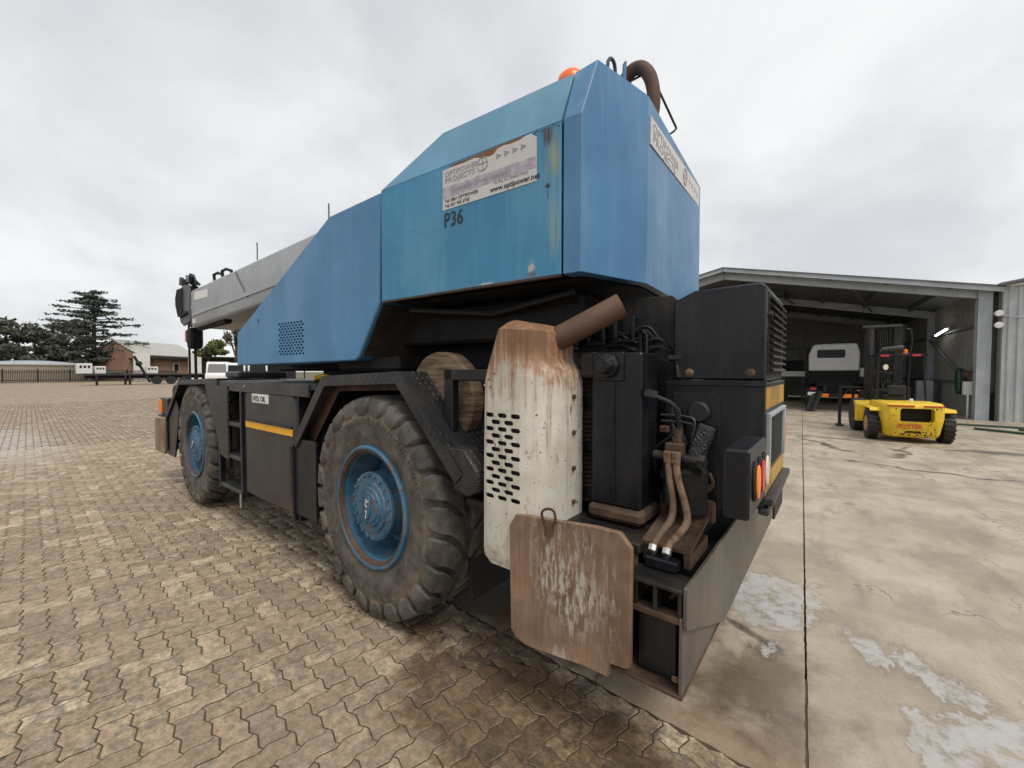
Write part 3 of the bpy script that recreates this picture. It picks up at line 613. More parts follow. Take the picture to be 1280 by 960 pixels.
# ---- wheels (built once around the origin: axle along y, outer side towards -y)
def make_wheel():
    root = bpy.data.objects.new('wheel', None); link(root, CR); ORG[root.name] = (0, 0, 0)
    RT_, W2 = .672, .205
    t = MB(); pr = [(-.165, .375), (-.185, .392), (-.20, .43), (-.215, .50), (-.212, .515), (-.216, .53), (-.212, .60), (-.205, .612), (-.20, .625), (-.19, .65), (-.165, RT_), (-.08, RT_ + .008), (0, RT_ + .01)]
    pr = pr + [(-a, r) for a, r in pr[-2::-1]] + [(.1, .36), (-.1, .36)]
    t.lathe(pr, (0, 0, 0), 1, 96, True)
    NL = 24; da = 2 * math.pi / NL
    # lugs: stations across the tread (lateral, outer radius, inner radius, half angle, skew)
    st = [(.03, .716, .66, .33, -.60), (.09, .722, .66, .37, -.22), (.155, .718, .64, .385, .06), (.203, .704, .63, .385, .14), (.2195, .655, .60, .36, .17), (.2205, .612, .59, .30, .18), (.2165, .592, .58, .22, .18)]
    for side in (-1, 1):
        for k in range(NL):
            a0 = k * da + (da / 2 if side > 0 else 0); vs = []
            for (y, ro, ri, ha, sk) in st:
                for aa, r in ((a0 + (sk - ha) * da, ro), (a0 + (sk + ha) * da, ro), (a0 + (sk + ha * 1.15) * da, ri), (a0 + (sk - ha * 1.15) * da, ri)):
                    yy = y * side if r == ro else min(y, .19) * side
                    vs.append((r * math.cos(aa), yy, r * math.sin(aa)))
            fs = [(0, 1, 2, 3), tuple(range(len(vs) - 1, len(vs) - 5, -1))]
            for i in range(len(st) - 1):
                b = i * 4
                for q in range(4): fs.append((b + q, b + (q + 1) % 4, b + 4 + (q + 1) % 4, b + 4 + q))
            t.add(vs, fs)
    t.build('tyre', 'tyre', root, (0, 0, 0), bevel=.004, sharp=28)
    # raised sidewall marks
    for seg in ((.6, 2.3), (3.6, 5.4)):
        mk = MB(); a = seg[0]
        while a < seg[1]:
            wd = random.uniform(.03, .06)
            for r0, r1 in ((.545, .575),):
                p = [(r * math.cos(x), -.2155, r * math.sin(x)) for r, x in ((r0, a), (r1, a), (r1, a + wd * .75), (r0, a + wd * .75))]
                mk.add([(x, y - .003, z) for x, y, z in p] + [(x, y + .01, z) for x, y, z in p], [(0, 1, 2, 3), (0, 4, 5, 1), (1, 5, 6, 2), (2, 6, 7, 3), (3, 7, 4, 0)])
            a += wd * 1.25
        mk.build('sidewall_marking', 'tyre', root, (0, 0, 0))
    r = MB()
    pr = [(-.188, .358), (-.212, .374), (-.215, .386), (-.206, .396), (-.19, .396), (-.19, .40), (-.10, .40), (-.10, .36), (.06, .345), (.06, .30), (-.02, .30), (-.10, .338), (-.165, .343), (-.17, .352), (-.185, .350)]
    r.lathe(pr, (0, 0, 0), 1, 72, True)
    r.build('rim', 'wheel_blue', root, (0, 0, 0), sharp=30)
    lk = MB(); lk.lathe([(-.186, .346), (-.202, .354), (-.206, .364), (-.2095, .371), (-.18, .368)], (0, 0, 0), 1, 72, True); lk.build('lock_ring', 'rust', root, (0, 0, 0))
    d = MB(); d.lathe([(.03, .31), (.03, .20), (.03, .02), (.055, .02), (.055, .31)], (0, 0, 0), 1, 60, True); d.build('wheel_disc', 'wheel_blue', root, (0, 0, 0))
    for k in range(10):
        a = k * 2 * math.pi / 10 + .2; x, z = .258 * math.cos(a), .258 * math.sin(a)
        b = MB(); b.lathe([(.03, .022), (.008, .022), (-.002, .015), (-.018, .012)], (x, 0, z), 1, 6); b.build('wheel_nut', 'rust', root, (0, 0, 0))
    h = MB(); h.lathe([(.04, .235), (-.10, .220), (-.145, .195), (-.165, .193), (-.165, .222), (-.182, .222), (-.186, .218), (-.186, .165), (-.196, .160), (-.196, .128), (-.206, .122), (-.206, .10), (-.213, .096), (-.2135, .02)], (0, 0, 0), 1, 56)
    h.build('hub', 'wheel_blue', root, (0, 0, 0), sharp=28)
    c = MB(); c.prism([(-.032 + .0 * i, 0) for i in range(0)] or [(.034 * math.cos(a), .034 * math.sin(a) + (.045 if math.sin(a) > 0 else -.045)) for a in [i * math.pi / 8 for i in range(16)]], 1, -.222, -.213)
    c.build('hub_cap', 'wheel_blue', root, (0, 0, 0), bevel=.003)
    mk = MB()
    for x0, z0, x1, z1 in ((-.012, .055, -.02, .01), (-.02, .01, .004, .006), (-.012, -.03, .004, -.02), (.004, -.02, -.002, -.075), (-.015, .03, .012, .05)): mk.bar((x0, -.2225, z0), (x1, -.2225, z1), .007, .0015, (0, 1, 0))
    mk.build('chalk_mark', 'white_label', root, (0, 0, 0))
    for k in range(20):
        a = k * 2 * math.pi / 20; x, z = .203 * math.cos(a), .203 * math.sin(a)
        b = MB(); b.lathe([(-.184, .0125), (-.197, .0125), (-.199, .010)], (x, 0, z), 1, 6); b.build('hub_bolt', 'wheel_blue', root, (0, 0, 0))
    for k in range(8):
        a = k * 2 * math.pi / 8; x, z = .112 * math.cos(a), .112 * math.sin(a)
        b = MB(); b.lathe([(-.204, .008), (-.213, .008)], (x, 0, z), 1, 6); b.build('cover_bolt', 'wheel_blue', root, (0, 0, 0))
    return root
wh = make_wheel()
def put_wheel(wo, u, v, z, spin, far=False, steer=0.):
    x, y, _ = CH((u, v, z)); wo.location = Vector((x, y, z)) - CR.location
    wo.rotation_euler = (0, spin, ANG + steer + (math.pi if far else 0))
specs = ((-2.36, VO + .216, .725, .2, False, R(-1)), (-6.06, VO + .216, .725, .9, False, R(-1)), (-2.36, 3.82, .725, 1.1, True, 0), (-6.06, 3.82, .725, .4, True, 0))
for i, s in enumerate(specs): put_wheel(wh if i == 0 else copy_tree(wh, CR), *s)

# ---- chassis core
b = C(); b.box((-7.5, 2.25, .80), (-1.1, 3.2, 1.34)); b.box((-7.3, 1.98, 1.0), (-6.9, 3.6, 1.4)); b.box((-5.2, 1.62, .55), (-3.2, 2.28, 1.30)); b.box((-5.2, 3.2, .6), (-3.2, 3.9, 1.3)); b.build('chassis_frame', 'soot', CR, bevel=.01)
for u in (-2.36, -6.06):
    b = C(); b.tube([CH and (u, 1.85, .725), (u, 2.4, .74), (u, 2.74, .74), (u, 3.1, .74), (u, 3.65, .725)], [.11, .13, .24, .13, .11], 14); b.build('axle', 'soot', CR)
b = C(); b.box((-5.20, 1.50, 1.455), (-3.06, 3.95, 1.505)); b.build('deck', 'tread_plate', CR, bevel=.004)
b = C(); b.box((-5.19, 1.488, 1.40), (-3.16, 1.512, 1.497)); dk = b.build('deck_edge', 'tank', CR, bevel=.004)
b = C(); b.lathe([(0, .012), (-.008, .012), (-.010, .006)], (-4.42, 1.488, 1.455), 1, 10); b.build('bolt', 'chrome', dk)
b = C(); b.lathe([(0, .82), (.10, .82), (.10, .74), (.36, .74)], (-3.75, 2.74, 1.44), 2, 48); b.build('slew_ring', 'soot', CR)

# ---- mudguards: folded checker plate with an outer lip
def guard(name, prof, vin, lip):
    o = grp(name, CH((prof[1][0], VO, prof[1][1])))
    b = C(); b.ribbon(prof, 1, VO + .012, vin, .012); b.build('top_sheet', 'tread_plate', o, bevel=.001)
    b = C(); b.ribbon(prof, 1, VO - .006, VO + .010, lip); b.build('lip', 'tread_plate', o)
    b = C(); b.ribbon([(p[0], p[1] - .013) for p in prof], 1, VO + .10, VO + .104, .10); b.build('inner_stiffener', 'rust', o)
    b = C(); b.ribbon(prof, 1, vin, vin + .01, .55); b.build('inner_wall', 'soot', o)
    return o
RG = [(-3.40, 1.045), (-2.92, 1.565), (-2.02, 1.60), (-1.50, 1.07)]
guard('mudguard', RG, 2.10, .072)
FG = [(-7.32, .50), (-7.30, .98), (-6.60, 1.49), (-5.16, 1.525), (-4.98, 1.30)]
fgo = guard('mudguard', FG[:4], 2.10, .06)
b = C(); b.prism([(-5.16, 1.513), (-5.60, 1.513), (-5.05, .72), (-4.86, .70), (-4.86, 1.45), (-5.16, 1.45)], 1, VO - .004, VO + .012); b.build('side_plate', 'tread_plate', fgo)
b = C(); b.prism([(-7.318, .45), (-7.29, .985), (-6.88, 1.28), (-6.72, 1.05), (-6.95, .45)], 1, VO + .018, VO + .034); b.build('front_plate', 'black', fgo)
b = C(); b.box((-5.72, 1.72, 1.52), (-5.28, 2.25, 1.60)); b.build('storage_box', 'black', CR, bevel=.02)
# step block at the back end of the rear mudguard
b = C(); b.prism([(-1.60, 1.20), (-1.50, 1.20), (-1.40, 1.10), (-1.40, 1.00), (-1.47, .965), (-1.56, .985), (-1.60, 1.08)], 1, VO + .002, 1.72); b.build('step_bracket', 'tread_plate', CR, bevel=.004)
b = C(); b.prism([(-1.745, .97), (-1.725, .97), (-1.69, .60), (-1.655, .26), (-1.675, .255), (-1.712, .60)], 1, 1.72, 2.10); b.build('mud_flap', 'rubber', CR)
# flat plate ahead of the rear wheel
b = C(); b.box((-3.42, VO, .40), (-3.40, 2.1, 1.05)); b.box((-3.40, VO + .01, .46), (-3.06, VO + .03, 1.07)); b.build('splash_plate', 'black', CR, bevel=.003)
b = C(); b.tube([(-3.425, VO - .01, .45), (-3.425, VO - .01, 1.0)], .012, 8); b.build('hinge_rod', 'rust', CR)

# ---- ladder and hydraulic tank
o = grp('ladder', CH((-4.85, VO, .4)))
for u in (-5.14, -4.52):
    b = C(); b.box((u - .02, VO, .37), (u + .02, VO + .05, 1.40)); b.build('rail', 'black', o, bevel=.004)
for z in (.41, .74, 1.07):
    b = C(); b.box((-5.12, VO + .004, z - .02), (-4.54, VO + .20, z + .02)); b.build('rung', 'tank', o, bevel=.005)
b = C(); b.box((-5.12, 1.70, .5), (-4.54, 1.72, 1.40)); b.build('back_panel', 'black', o)
b = C(); b.tube([(-4.52, VO - .01, .41), (-4.52, VO - .01, .28)], .01, 8); b.build('drop_pin', 'chrome', o)
o = grp('hydraulic_tank', CH((-3.9, VO, .4)))
b = C(); b.prism([(-4.44, .43), (-3.46, .43), (-3.40, .47), (-3.40, 1.38), (-3.44, 1.42), (-4.40, 1.42), (-4.44, 1.38)], 1, VO + .012, 2.10); b.build('tank_body', 'tank', o, bevel=.025)
b = C(); b.box((-4.40, VO - .001, 1.135), (-3.44, VO + .013, 1.15)); b.build('seam', 'black', o)
b = C(); b.box((-4.41, VO + .006, 1.075), (-3.435, VO + .011, 1.132)); b.build('reflective_stripe', 'yellow_tape', o)
b = C(); b.box((-4.24, VO + .004, 1.315), (-3.885, VO + .011, 1.395)); b.build('tank_sign', 'white_label', o)
text('tank_lettering', 'HYD. OIL', .066, CH((-4.22, VO + .0025, 1.33)), (R(90), 0, ANG), 'ink', o, bold=.0015, sx=1.04)
b = C(); b.box((-4.475, VO + .02, .38), (-4.45, 1.9, 1.41)); b.box((-3.37, VO + .02, .40), (-3.345, 1.9, 1.41)); b.build('side_strap', 'black', o, bevel=.003)

# ---- front end: bumper, indicator, front float
b = C(); b.box((-7.62, 1.75, .60), (-7.32, 3.7, 1.12)); b.build('front_bumper', 'black', CR, bevel=.01)
o = grp('front_lamp_box', CH((-7.6, 1.5, .98)))
b = C(); b.box((-7.78, 1.52, .98), (-7.36, 1.80, 1.22)); b.build('housing', 'black', o, bevel=.012)
b = C(); b.box((-7.80, 1.505, 1.0), (-7.66, 1.53, 1.19)); b.build('indicator', 'amber', o, bevel=.008)
b = C(); b.box((-7.82, 1.50, .945), (-7.36, 1.80, .972)); b.build('bracket', 'black', o)
b = C(); b.tube([(-7.52, 1.66, 1.21), (-7.52, 1.66, 1.33), (-7.52, 1.66, 1.40)], [.05, .05, .03], 10); b.build('lamp_post', 'black', o)
b = C(); b.prism([(-7.98, .42), (-7.52, .42), (-7.48, .47), (-7.48, .86), (-7.52, .91), (-7.98, .91), (-8.02, .86), (-8.02, .47)], 1, 1.50, 1.535); ff = b.build('front_outrigger_float', 'plate', CR, bevel=.004)
b = C(); b.box((-7.9, 1.535, .55), (-7.55, 1.9, .85)); b.build('front_outrigger_beam', 'black', CR, bevel=.01)

# ---- rear right corner: exhaust with its heat shield
def shield():
    cs = [(0, .30), (.0, .06), (.03, .012), (.10, 0), (.62, 0), (.80, .02), (.93, .075), (1.0, .17), (1.0, .32)]     # across (0..1), depth
    rows = [(.675, -1.335, -1.04), (.70, -1.37, -.995), (.74, -1.375, -.99), (1.2, -1.372, -.99), (1.55, -1.365, -.99), (1.60, -1.352, -1.0), (1.635, -1.338, -1.03), (1.66, -1.328, -1.045), (1.74, -1.298, -1.045), (1.80, -1.275, -1.048), (1.83, -1.25, -1.075), (1.842, -1.21, -1.11)]
    vs = []; n = len(cs)
    for z, l, r in rows:
        dpt = 0 if z < 1.80 else (z - 1.80) * 1.2
        zt = (z - .70) * .0
        for a, d in cs: vs.append((l + (r - l) * a, VO + d + dpt * (1 if d < .2 else 0), z + (-.02 * a if z > 1.75 else 0)))
    fs = [(i * n + k, i * n + k + 1, (i + 1) * n + k + 1, (i + 1) * n + k) for i in range(len(rows) - 1) for k in range(n - 1)]
    k = (len(rows) - 1) * n; fs.append(tuple(range(k, k + n)))
    b = C(); b.add(vs, fs); return b
o = grp('exhaust_shield', CH((-1.15, VO, .68)), 'rust stained white heat shield with slots')
sb = shield().build('shield_sheet', 'shield', o, sharp=50)
sd = sb.modifiers.new('s', 'SOLIDIFY'); sd.thickness = .006; sd.offset = -1
ct = C()
for r_ in range(13):
    z = 1.392 - r_ * .0325
    for k in range(3 if r_ % 2 == 0 else 2):
        u = -1.316 + k * .0785 + (0 if r_ % 2 == 0 else .039); a, h = .0175, .0108
        pts = [(u - a + h * math.cos(t), z + h * math.sin(t)) for t in (R(90), R(135), R(180), R(225), R(270))] + [(u + a + h * math.cos(t), z + h * math.sin(t)) for t in (R(270), R(315), R(0), R(45), R(90))]
        ct.prism(pts, 1, VO - .05, VO + .06)
dg = bpy.context.evaluated_depsgraph_get(); dg.update()
# solidify first, then cut
_p = sb.parent; sb.parent = None; dg.update(); me = bpy.data.meshes.new_from_object(sb.evaluated_get(bpy.context.evaluated_depsgraph_get())); sb.modifiers.clear(); sb.data = me; sb.parent = _p
cut(sb, ct)
b = C(); b.lathe([(0, .115), (.02, .12), (.90, .12), (.93, .10)], (-1.205, VO + .22, .70), 2, 24); b.build('silencer', 'soot', o)
b = C(); b.box((-1.345, VO + .025, .98), (-1.10, VO + .03, 1.42)); b.build('slot_shade_sheet', 'ink', o)  # black sheet added behind the slots to stand in for the shade inside
for z in (1.48, 1.31, 1.14, .98):
    b = C(); b.lathe([(0, .012), (.012, .012), (.016, .006)], (-.992, VO + .23, z), 0, 8); b.build('shield_bolt', 'rust', o)
b = C(); b.tube([(-.985, VO - .012, .935), (-.985, VO - .03, .965), (-.99, VO - .035, 1.0), (-.965, VO - .035, 1.02), (-.93, VO - .03, 1.02), (-.92, VO - .03, .985), (-.935, VO - .02, .955)], .006, 6, smooth=1); b.tube([(-.96, VO - .02, .90), (-.96, VO - .02, .95)], .02, 8); b.build('latch_ring', 'rust', o)
b = C(); b.tube([(-1.11, 1.68, 1.735), (-1.03, 1.71, 1.775), (-.80, 1.82, 1.905)], [.058, .058, .058], 24, cap=False); b.tube([(-1.10, 1.683, 1.74), (-1.03, 1.71, 1.775), (-.801, 1.8195, 1.9045)], [.053, .053, .053], 24, cap=False); b.build('exhaust_pipe', 'pipe_rust', CR, sharp=60)
b = C(); b.tube([(-1.03, 1.71, 1.775), (-1.025, 1.713, 1.778)], .0525, 20); b.build('pipe_baffle', 'soot', CR)

# ribbed filter between shield and tank
o = grp('ribbed_canister', CH((-1.02, 2.0, .9)))
for k in range(30):
    z = .94 + k * .023; b = C(); b.lathe([(0, .128), (.010, .137), (.020, .128)], (-1.03, 1.99, z), 2, 20); b.build('cooling_rib', 'rust', o)
for z in (1.2, 1.42, .97):
    b = C(); b.box((-1.16, 1.84, z), (-.93, 2.0, z + .05)); b.build('clamp_band', 'black', o, bevel=.004)
b = C(); b.box((-.985, 1.76, 1.57), (-.90, 1.90, 1.69)); b.build('clamp_block', 'black_dirty', o, bevel=.01)

# black upright tank
o = grp('upright_tank', CH((-.8, 1.75, .95)))
b = C(); b.box((-.915, 1.75, .985), (-.675, 1.955, 1.683)); b.build('tank_body', 'black', o, bevel=.009)
b = C(); b.box((-.93, 1.735, .915), (-.66, 1.97, .984)); b.build('tank_foot', 'rust', o, bevel=.02)
b = C(); b.box((-.80, 1.742, 1.0), (-.797, 1.752, 1.55)); b.build('weld_seam', 'black_dirty', o)
b = C(); b.box((-.885, 1.738, 1.555), (-.755, 1.751, 1.685)); b.build('cap_plate', 'black', o, bevel=.004)
b = C(); b.lathe([(.002, .058), (-.02, .058), (-.026, .052), (-.026, .042), (-.046, .040), (-.05, .034), (-.05, .01)], (-.828, 1.738, 1.625), 1, 8); b.build('filler_cap', 'black', o, bevel=.003, sharp=20)
b = C(); b.lathe([(0, .034), (-.012, .030)], (-.828, 1.69, 1.625), 1, 24); b.build('cap_centre', 'black', o)
b = C(); b.bar((-.665, 1.75, 1.51), (-.62, 1.78, 1.50), .03, .03); b.build('outlet', 'black_dirty', o)

# dark frame wall behind, with window brackets
b = C(); b.prism([(-1.55, 1.10), (-.62, 1.10), (-.62, 1.94), (-.66, 1.975), (-1.05, 1.985), (-1.55, 1.93)], 1, 2.10, 2.13); fw = b.build('frame_wall', 'black_dirty', CR, bevel=.003)
for u0, u1, z0, z1 in ((-1.09, -1.02, 1.76, 1.86), (-.93, -.855, 1.77, 1.88), (-1.25, -1.18, 1.74, 1.84)):
    b = C(); b.box((u0 - .02, 2.055, z0 - .022), (u1 + .02, 2.10, z0)); b.box((u0 - .02, 2.055, z0), (u0, 2.10, z1)); b.box((u1, 2.055, z0), (u1 + .02, 2.10, z1)); b.build('window_bracket', 'black', fw, bevel=.004)
b = C(); b.tube([(-.80, 2.06, 1.66), (-.80, 2.06, 1.78), (-.785, 2.06, 1.80), (-.77, 2.06, 1.78), (-.77, 2.06, 1.66)], .011, 8); b.build('loop_handle', 'black', fw)
b = C(); b.prism([(-1.08 + .10 * math.cos(R(a)), 1.68 + .09 * math.sin(R(a))) for a in range(0, 181, 15)], 1, 2.075, 2.10); b.build('arched_cover', 'soot', fw)
b = C(); b.tube([(-.61, 2.02, 1.66), (-.60, 2.0, 1.60), (-.595, 2.0, 1.57)], .012, 8); b.box((-.64, 1.99, 1.655), (-.58, 2.09, 1.675)); b.build('catch', 'black_dirty', fw)
b = C(); b.box((-1.6, 1.60, .86), (-.62, 2.2, .905)); b.build('rear_platform', 'black_dirty', CR, bevel=.006)
b = C(); b.box((-1.75, 2.10, .55), (-.5, 3.3, 1.1)); b.build('rear_crossmember', 'soot', CR, bevel=.01)

# engine hood and the box below it
HN, HF, HU = 2.0, 2.60, -.245
o = grp('engine_hood', CH((-.45, HN, 1.55)))
b = C(); b.prism([(-.62, 1.562), (HU, 1.562), (HU, 1.955), (HU - .025, 1.972), (-.53, 1.966), (-.62, 1.925)], 1, HN, HF); b.build('hood_panel', 'black', o, bevel=.007)
for k in range(11):
    z = 1.60 + k * .03
    b = C(); b.bar((HU + .012, HN + .06, z + .008), (HU + .012, HF - .06, z + .008), .022, .008, (.6, 0, 1)); b.build('louvre', 'black', o)
b = C(); b.box((HU, HN + .035, 1.585), (HU + .003, HF - .035, 1.935)); b.build('louvre_backing', 'soot', o)
for u, mt in ((-.545, 'clear'), (-.30, 'rust')):
    b = C(); b.lathe([(0, .020), (-.008, .020), (-.012, .012), (-.018, .010)], (u, HN - .001, 1.592), 1, 10); b.build('hood_bolt', 'rust' if mt == 'rust' else 'hose', o)
for z in (1.86, 1.93):
    b = C(); b.lathe([(0, .016), (.016, .014)], (HU, HN + .05 + (z - 1.86) * 4, z - .02), 0, 8); b.build('hood_catch', 'black_dirty', o)
o = grp('rear_body', CH((-.45, HN, .95)))
b = C(); b.prism([(-.66, .95), (HU, 1.02), (HU, 1.552), (-.66, 1.552)], 1, HN + .004, 2.72); b.build('body_panel', 'black', o, bevel=.006)
b = C(); b.box((-.62, HN - .006, 1.535), (HU + .004, HN + .01, 1.560)); b.build('seam_strip', 'black', o, bevel=.002)
b = C(); b.box((-.62, HN - .004, 1.0), (-.415, HN + .006, 1.50)); b.build('access_panel', 'black', o, bevel=.004)
b = C(); b.lathe([(0, .048), (-.02, .048), (-.03, .04)], (-.50, HN - .004, 1.415), 1, 20); b.build('plug', 'rubber', o)
b = C(); b.box((HU, HN + .01, 1.44), (HU + .004, 2.66, 1.53)); b.build('reflective_panel', 'gold_tape', o)
b = C(); b.box((HU, HN + .05, 1.17), (HU + .003, 2.62, 1.41)); b.build('opening', 'soot', o)
b = C(); b.ribbon([(HN + .04, 1.16), (HN + .04, 1.42), (2.64, 1.42), (2.64, 1.16)], 0, HU, HU + .018, .018); b.build('opening_frame', 'galv', o, bevel=.002)
b = C(); b.box((HU, HN + .01, 1.075), (HU + .004, 2.70, 1.15)); b.build('reflective_strip', 'gold_tape', o)
b = C(); b.box((HU - .02, HN + .01, 1.035), (HU + .035, 2.72, 1.068)); b.box((HU - .02, HN + .01, .99), (HU + .02, 2.72, 1.02)); b.build('bumper_rail', 'tank', o, bevel=.006)
b = C(); b.box((HU - .03, 2.60, .80), (HU - .02, 2.98, 1.12)); b.build('mud_flap', 'rubber', o, bevel=.004)
b = C(); b.box((HU - .01, 2.72, 1.20), (HU + .012, 2.76, 1.32)); b.build('side_marker', 'amber', o, bevel=.004)

# tail lamp box
o = grp('tail_lamp_box', CH((-.26, 1.5, 1.1)))
b = C(); b.box((-.300, 1.50, 1.115), (-.222, 1.865, 1.345)); b.build('housing', 'black', o, bevel=.008)
for v, mt in ((1.585, 'amber'), (1.69, 'red'), (1.795, 'clear')):
    b = C(); b.prism([(v + .043 * math.cos(a), 1.23 + .068 * math.sin(a)) for a in [i * math.pi / 10 for i in range(20)]], 0, -.222, -.214); b.build('lamp_bezel', 'rubber', o, bevel=.002)
    b = C(); b.prism([(v + .034 * math.cos(a), 1.23 + .058 * math.sin(a)) for a in [i * math.pi / 10 for i in range(20)]], 0, -.214, -.205); b.build('lens', mt, o, bevel=.004)
b = C(); b.box((-.32, 1.86, 1.14), (-.25, 2.02, 1.28)); b.build('lamp_bracket', 'black', o)
# ---- outrigger beam and its float
OU = -.420
o = grp('rear_outrigger', CH((-.55, 1.5, .43)), 'rust edged steel outrigger beam end')
b = C(); b.box((-1.05, 1.495, .425), (OU, 2.12, .440)); b.build('bottom_plate', 'rust', o, bevel=.002)
b = C(); b.box((OU - .014, 1.50, .441), (OU - .002, 2.12, .72)); b.build('beam_side_plate', 'grey_steel', o, bevel=.002)
b = C(); b.prism([(1.497, .685), (1.497, .835), (3.9, .835), (3.9, .43), (2.10, .43)], 0, OU, OU + .014); b.build('housing_plate', 'grey_steel', o, bevel=.002)
b = C(); b.box((-.60, 1.545, .455), (OU - .035, 1.56, .685)); b.build('end_plate', 'black', o, bevel=.004)
b = C(); b.box((-.47, 1.536, .452), (-.445, 1.546, .475)); b.build('end_bolt', 'hose', o, bevel=.004)
b = C(); b.box((-.62, 1.505, .690), (OU - .003, 1.56, .712)); b.build('lower_flange', 'rust', o, bevel=.003)
b = C(); b.box((-.63, 1.498, .806), (OU - .002, 1.625, .822)); b.build('top_flange', 'black_dirty', o, bevel=.003)
for u in (-.60, -.525, -.435):
    b = C(); b.box((u - .008, 1.51, .713), (u + .008, 1.60, .805)); b.build('rib', 'black_dirty', o, bevel=.002)
b = C(); b.bar((-.61, 1.60, .72), (-.55, 1.60, .80), .012, .012); b.bar((-.50, 1.60, .73), (-.44, 1.60, .79), .012, .012); b.build('bracing', 'rust', o)
b = C(); b.box((-.95, 1.70, .45), (OU - .02, 3.3, .80)); b.build('beam_core', 'soot', o)
b = C(); b.box((-.60, 1.60, .825), (-.475, 1.66, .868)); b.build('valve_block', 'black', o, bevel=.006)
b = C(); b.prism([(1.66, .885), (1.94, .945), (1.94, .965), (1.66, .905)], 0, -.635, -.44); b.build('top_cover', 'rust', o, bevel=.003)
b = C(); b.box((-.632, 1.665, .825), (-.60, 1.93, .885)); b.box((-.47, 1.665, .825), (-.442, 1.93, .885)); b.build('cover_side', 'rust', o, bevel=.003)
b = C(); b.box((-.66, 1.945, .93), (-.42, 1.975, 1.03)); b.build('stop_plate', 'rust', o, bevel=.008)
b = C(); b.box((-.66, 1.62, .79), (-.64, 1.64, .86)); b.build('yellow_tag', 'hose', o)
PLT = [(-1.175, .41), (-1.185, .89), (-1.145, .95), (-.745, .985), (-.645, .985), (-.600, .935), (-.600, .485), (-.615, .470), (-.685, .462), (-.690, .405), (-.80, .402), (-.92, .385), (-1.08, .365), (-1.15, .38)]
b = C(); b.prism(PLT, 1, VO - .012, VO + .014); pl = b.build('outrigger_float', 'plate', CR, bevel=.003, label='rust brown steel float plate scraped pale in the middle')
b = C(); b.box((-.90, VO + .014, .5), (-.66, 1.75, .86)); b.build('float_bracket', 'soot', pl)
# hydraulics above the beam
o = grp('hydraulic_lines', CH((-.55, 1.86, .9)))
b = C(); b.box((-.605, 1.84, 1.225), (-.53, 1.90, 1.285)); b.build('manifold', 'rust', o, bevel=.006)
for u, path in ((-.585, [(-.585, 1.83, 1.25), (-.58, 1.83, 1.15), (-.555, 1.825, 1.02), (-.56, 1.80, .955), (-.575, 1.73, .925), (-.580, 1.66, .905), (-.580, 1.63, .875)]), (-.55, [(-.55, 1.83, 1.25), (-.548, 1.83, 1.15), (-.51, 1.825, 1.04), (-.49, 1.81, .965), (-.51, 1.74, .925), (-.525, 1.67, .905), (-.525, 1.63, .875)])):
    b = C(); b.tube(path, .0150, 10, smooth=2); b.build('hydraulic_hose', 'hose', o)
    b = C(); b.tube([path[0], (path[0][0], path[0][1], path[0][2] - .045)], .020, 6); b.build('hose_ferrule', 'hose', o)
    e = path[-1]; b = C(); b.tube([(e[0], e[1] + .018, e[2] + .022), (e[0], e[1] + .004, e[2] + .004)], .0195, 8); b.build('hose_collar', 'chrome', o); b = C(); b.tube([(e[0], e[1] + .004, e[2] + .004), (e[0], e[1] - .004, e[2] - .02)], .014, 6); b.build('hose_nut', 'black', o)
b = C(); b.tube([(-.665, 1.80, 1.50), (-.63, 1.82, 1.485), (-.565, 1.85, 1.455), (-.55, 1.86, 1.40), (-.555, 1.87, 1.28)], .0105, 10, smooth=2); b.build('supply_hose', 'black_dirty', o)
b = C(); b.tube([(-.555, 1.87, 1.35), (-.555, 1.87, 1.28)], .018, 6); b.build('elbow_nut', 'rust', o)
for dz in (0, -.028):
    b = C(); b.tube([(-.66, 1.96, 1.395 + dz), (-.53, 1.96, 1.395 + dz), (-.505, 1.955, 1.375 + dz), (-.515, 1.93, 1.28)], .006, 6, smooth=1); b.build('steel_pipe', 'tank', o)
b = C(); b.cyl((-.66, 1.87, 1.222), (-.455, 1.87, 1.215), .022, 12); b.cyl((-.47, 1.87, 1.2155), (-.44, 1.87, 1.2145), .03, 6); b.build('pivot_pin', 'black_dirty', o)
b = C(); b.bar((-.52, 1.92, 1.15), (-.455, 1.96, 1.36), .075, .05, (0, 1, 0)); b.build('lock_arm', 'tread_plate', o, bevel=.01)
b = C(); b.lathe([(0, .085), (.18, .085), (.2, .06)], (-.53, 1.93, .98), 2, 16); b.build('jack_cylinder', 'soot', o)
b = C(); b.tube([(-.615, 1.97, 1.40), (-.60, 1.955, 1.43)], .010, 6); b.build('grease_nipple', 'chrome', o)
random.seed(21)
for k in range(9):
    u0 = random.uniform(-.66, -.40); z0 = random.uniform(1.05, 1.45); u1 = u0 + random.uniform(-.12, .14); z1 = random.uniform(.97, 1.2); vv = random.uniform(1.955, 1.99)
    b = C(); b.tube([(u0, vv, z0), (u0 + .03, vv - .02, (z0 + z1) / 2 + .03), (u1, vv - .015, z1 + .04), (u1, vv, z1)], random.choice((.005, .007, .009)), 6, smooth=2); b.build('loose_cable', random.choice(('rubber', 'black_dirty', 'rubber', 'rust')), o)
for k in range(8):
    u0 = random.uniform(-.90, -.68); z0 = random.uniform(1.70, 1.93)
    b = C(); b.tube([(u0 - .25, 2.08, z0 + random.uniform(-.1, .1)), (u0 - .1, 2.07, z0 - .05), (u0, 2.08, z0), (u0 + .06, 2.09, z0 - .08)], random.choice((.006, .009)), 6, smooth=2); b.build('loose_cable', random.choice(('rubber', 'black_dirty')), o)
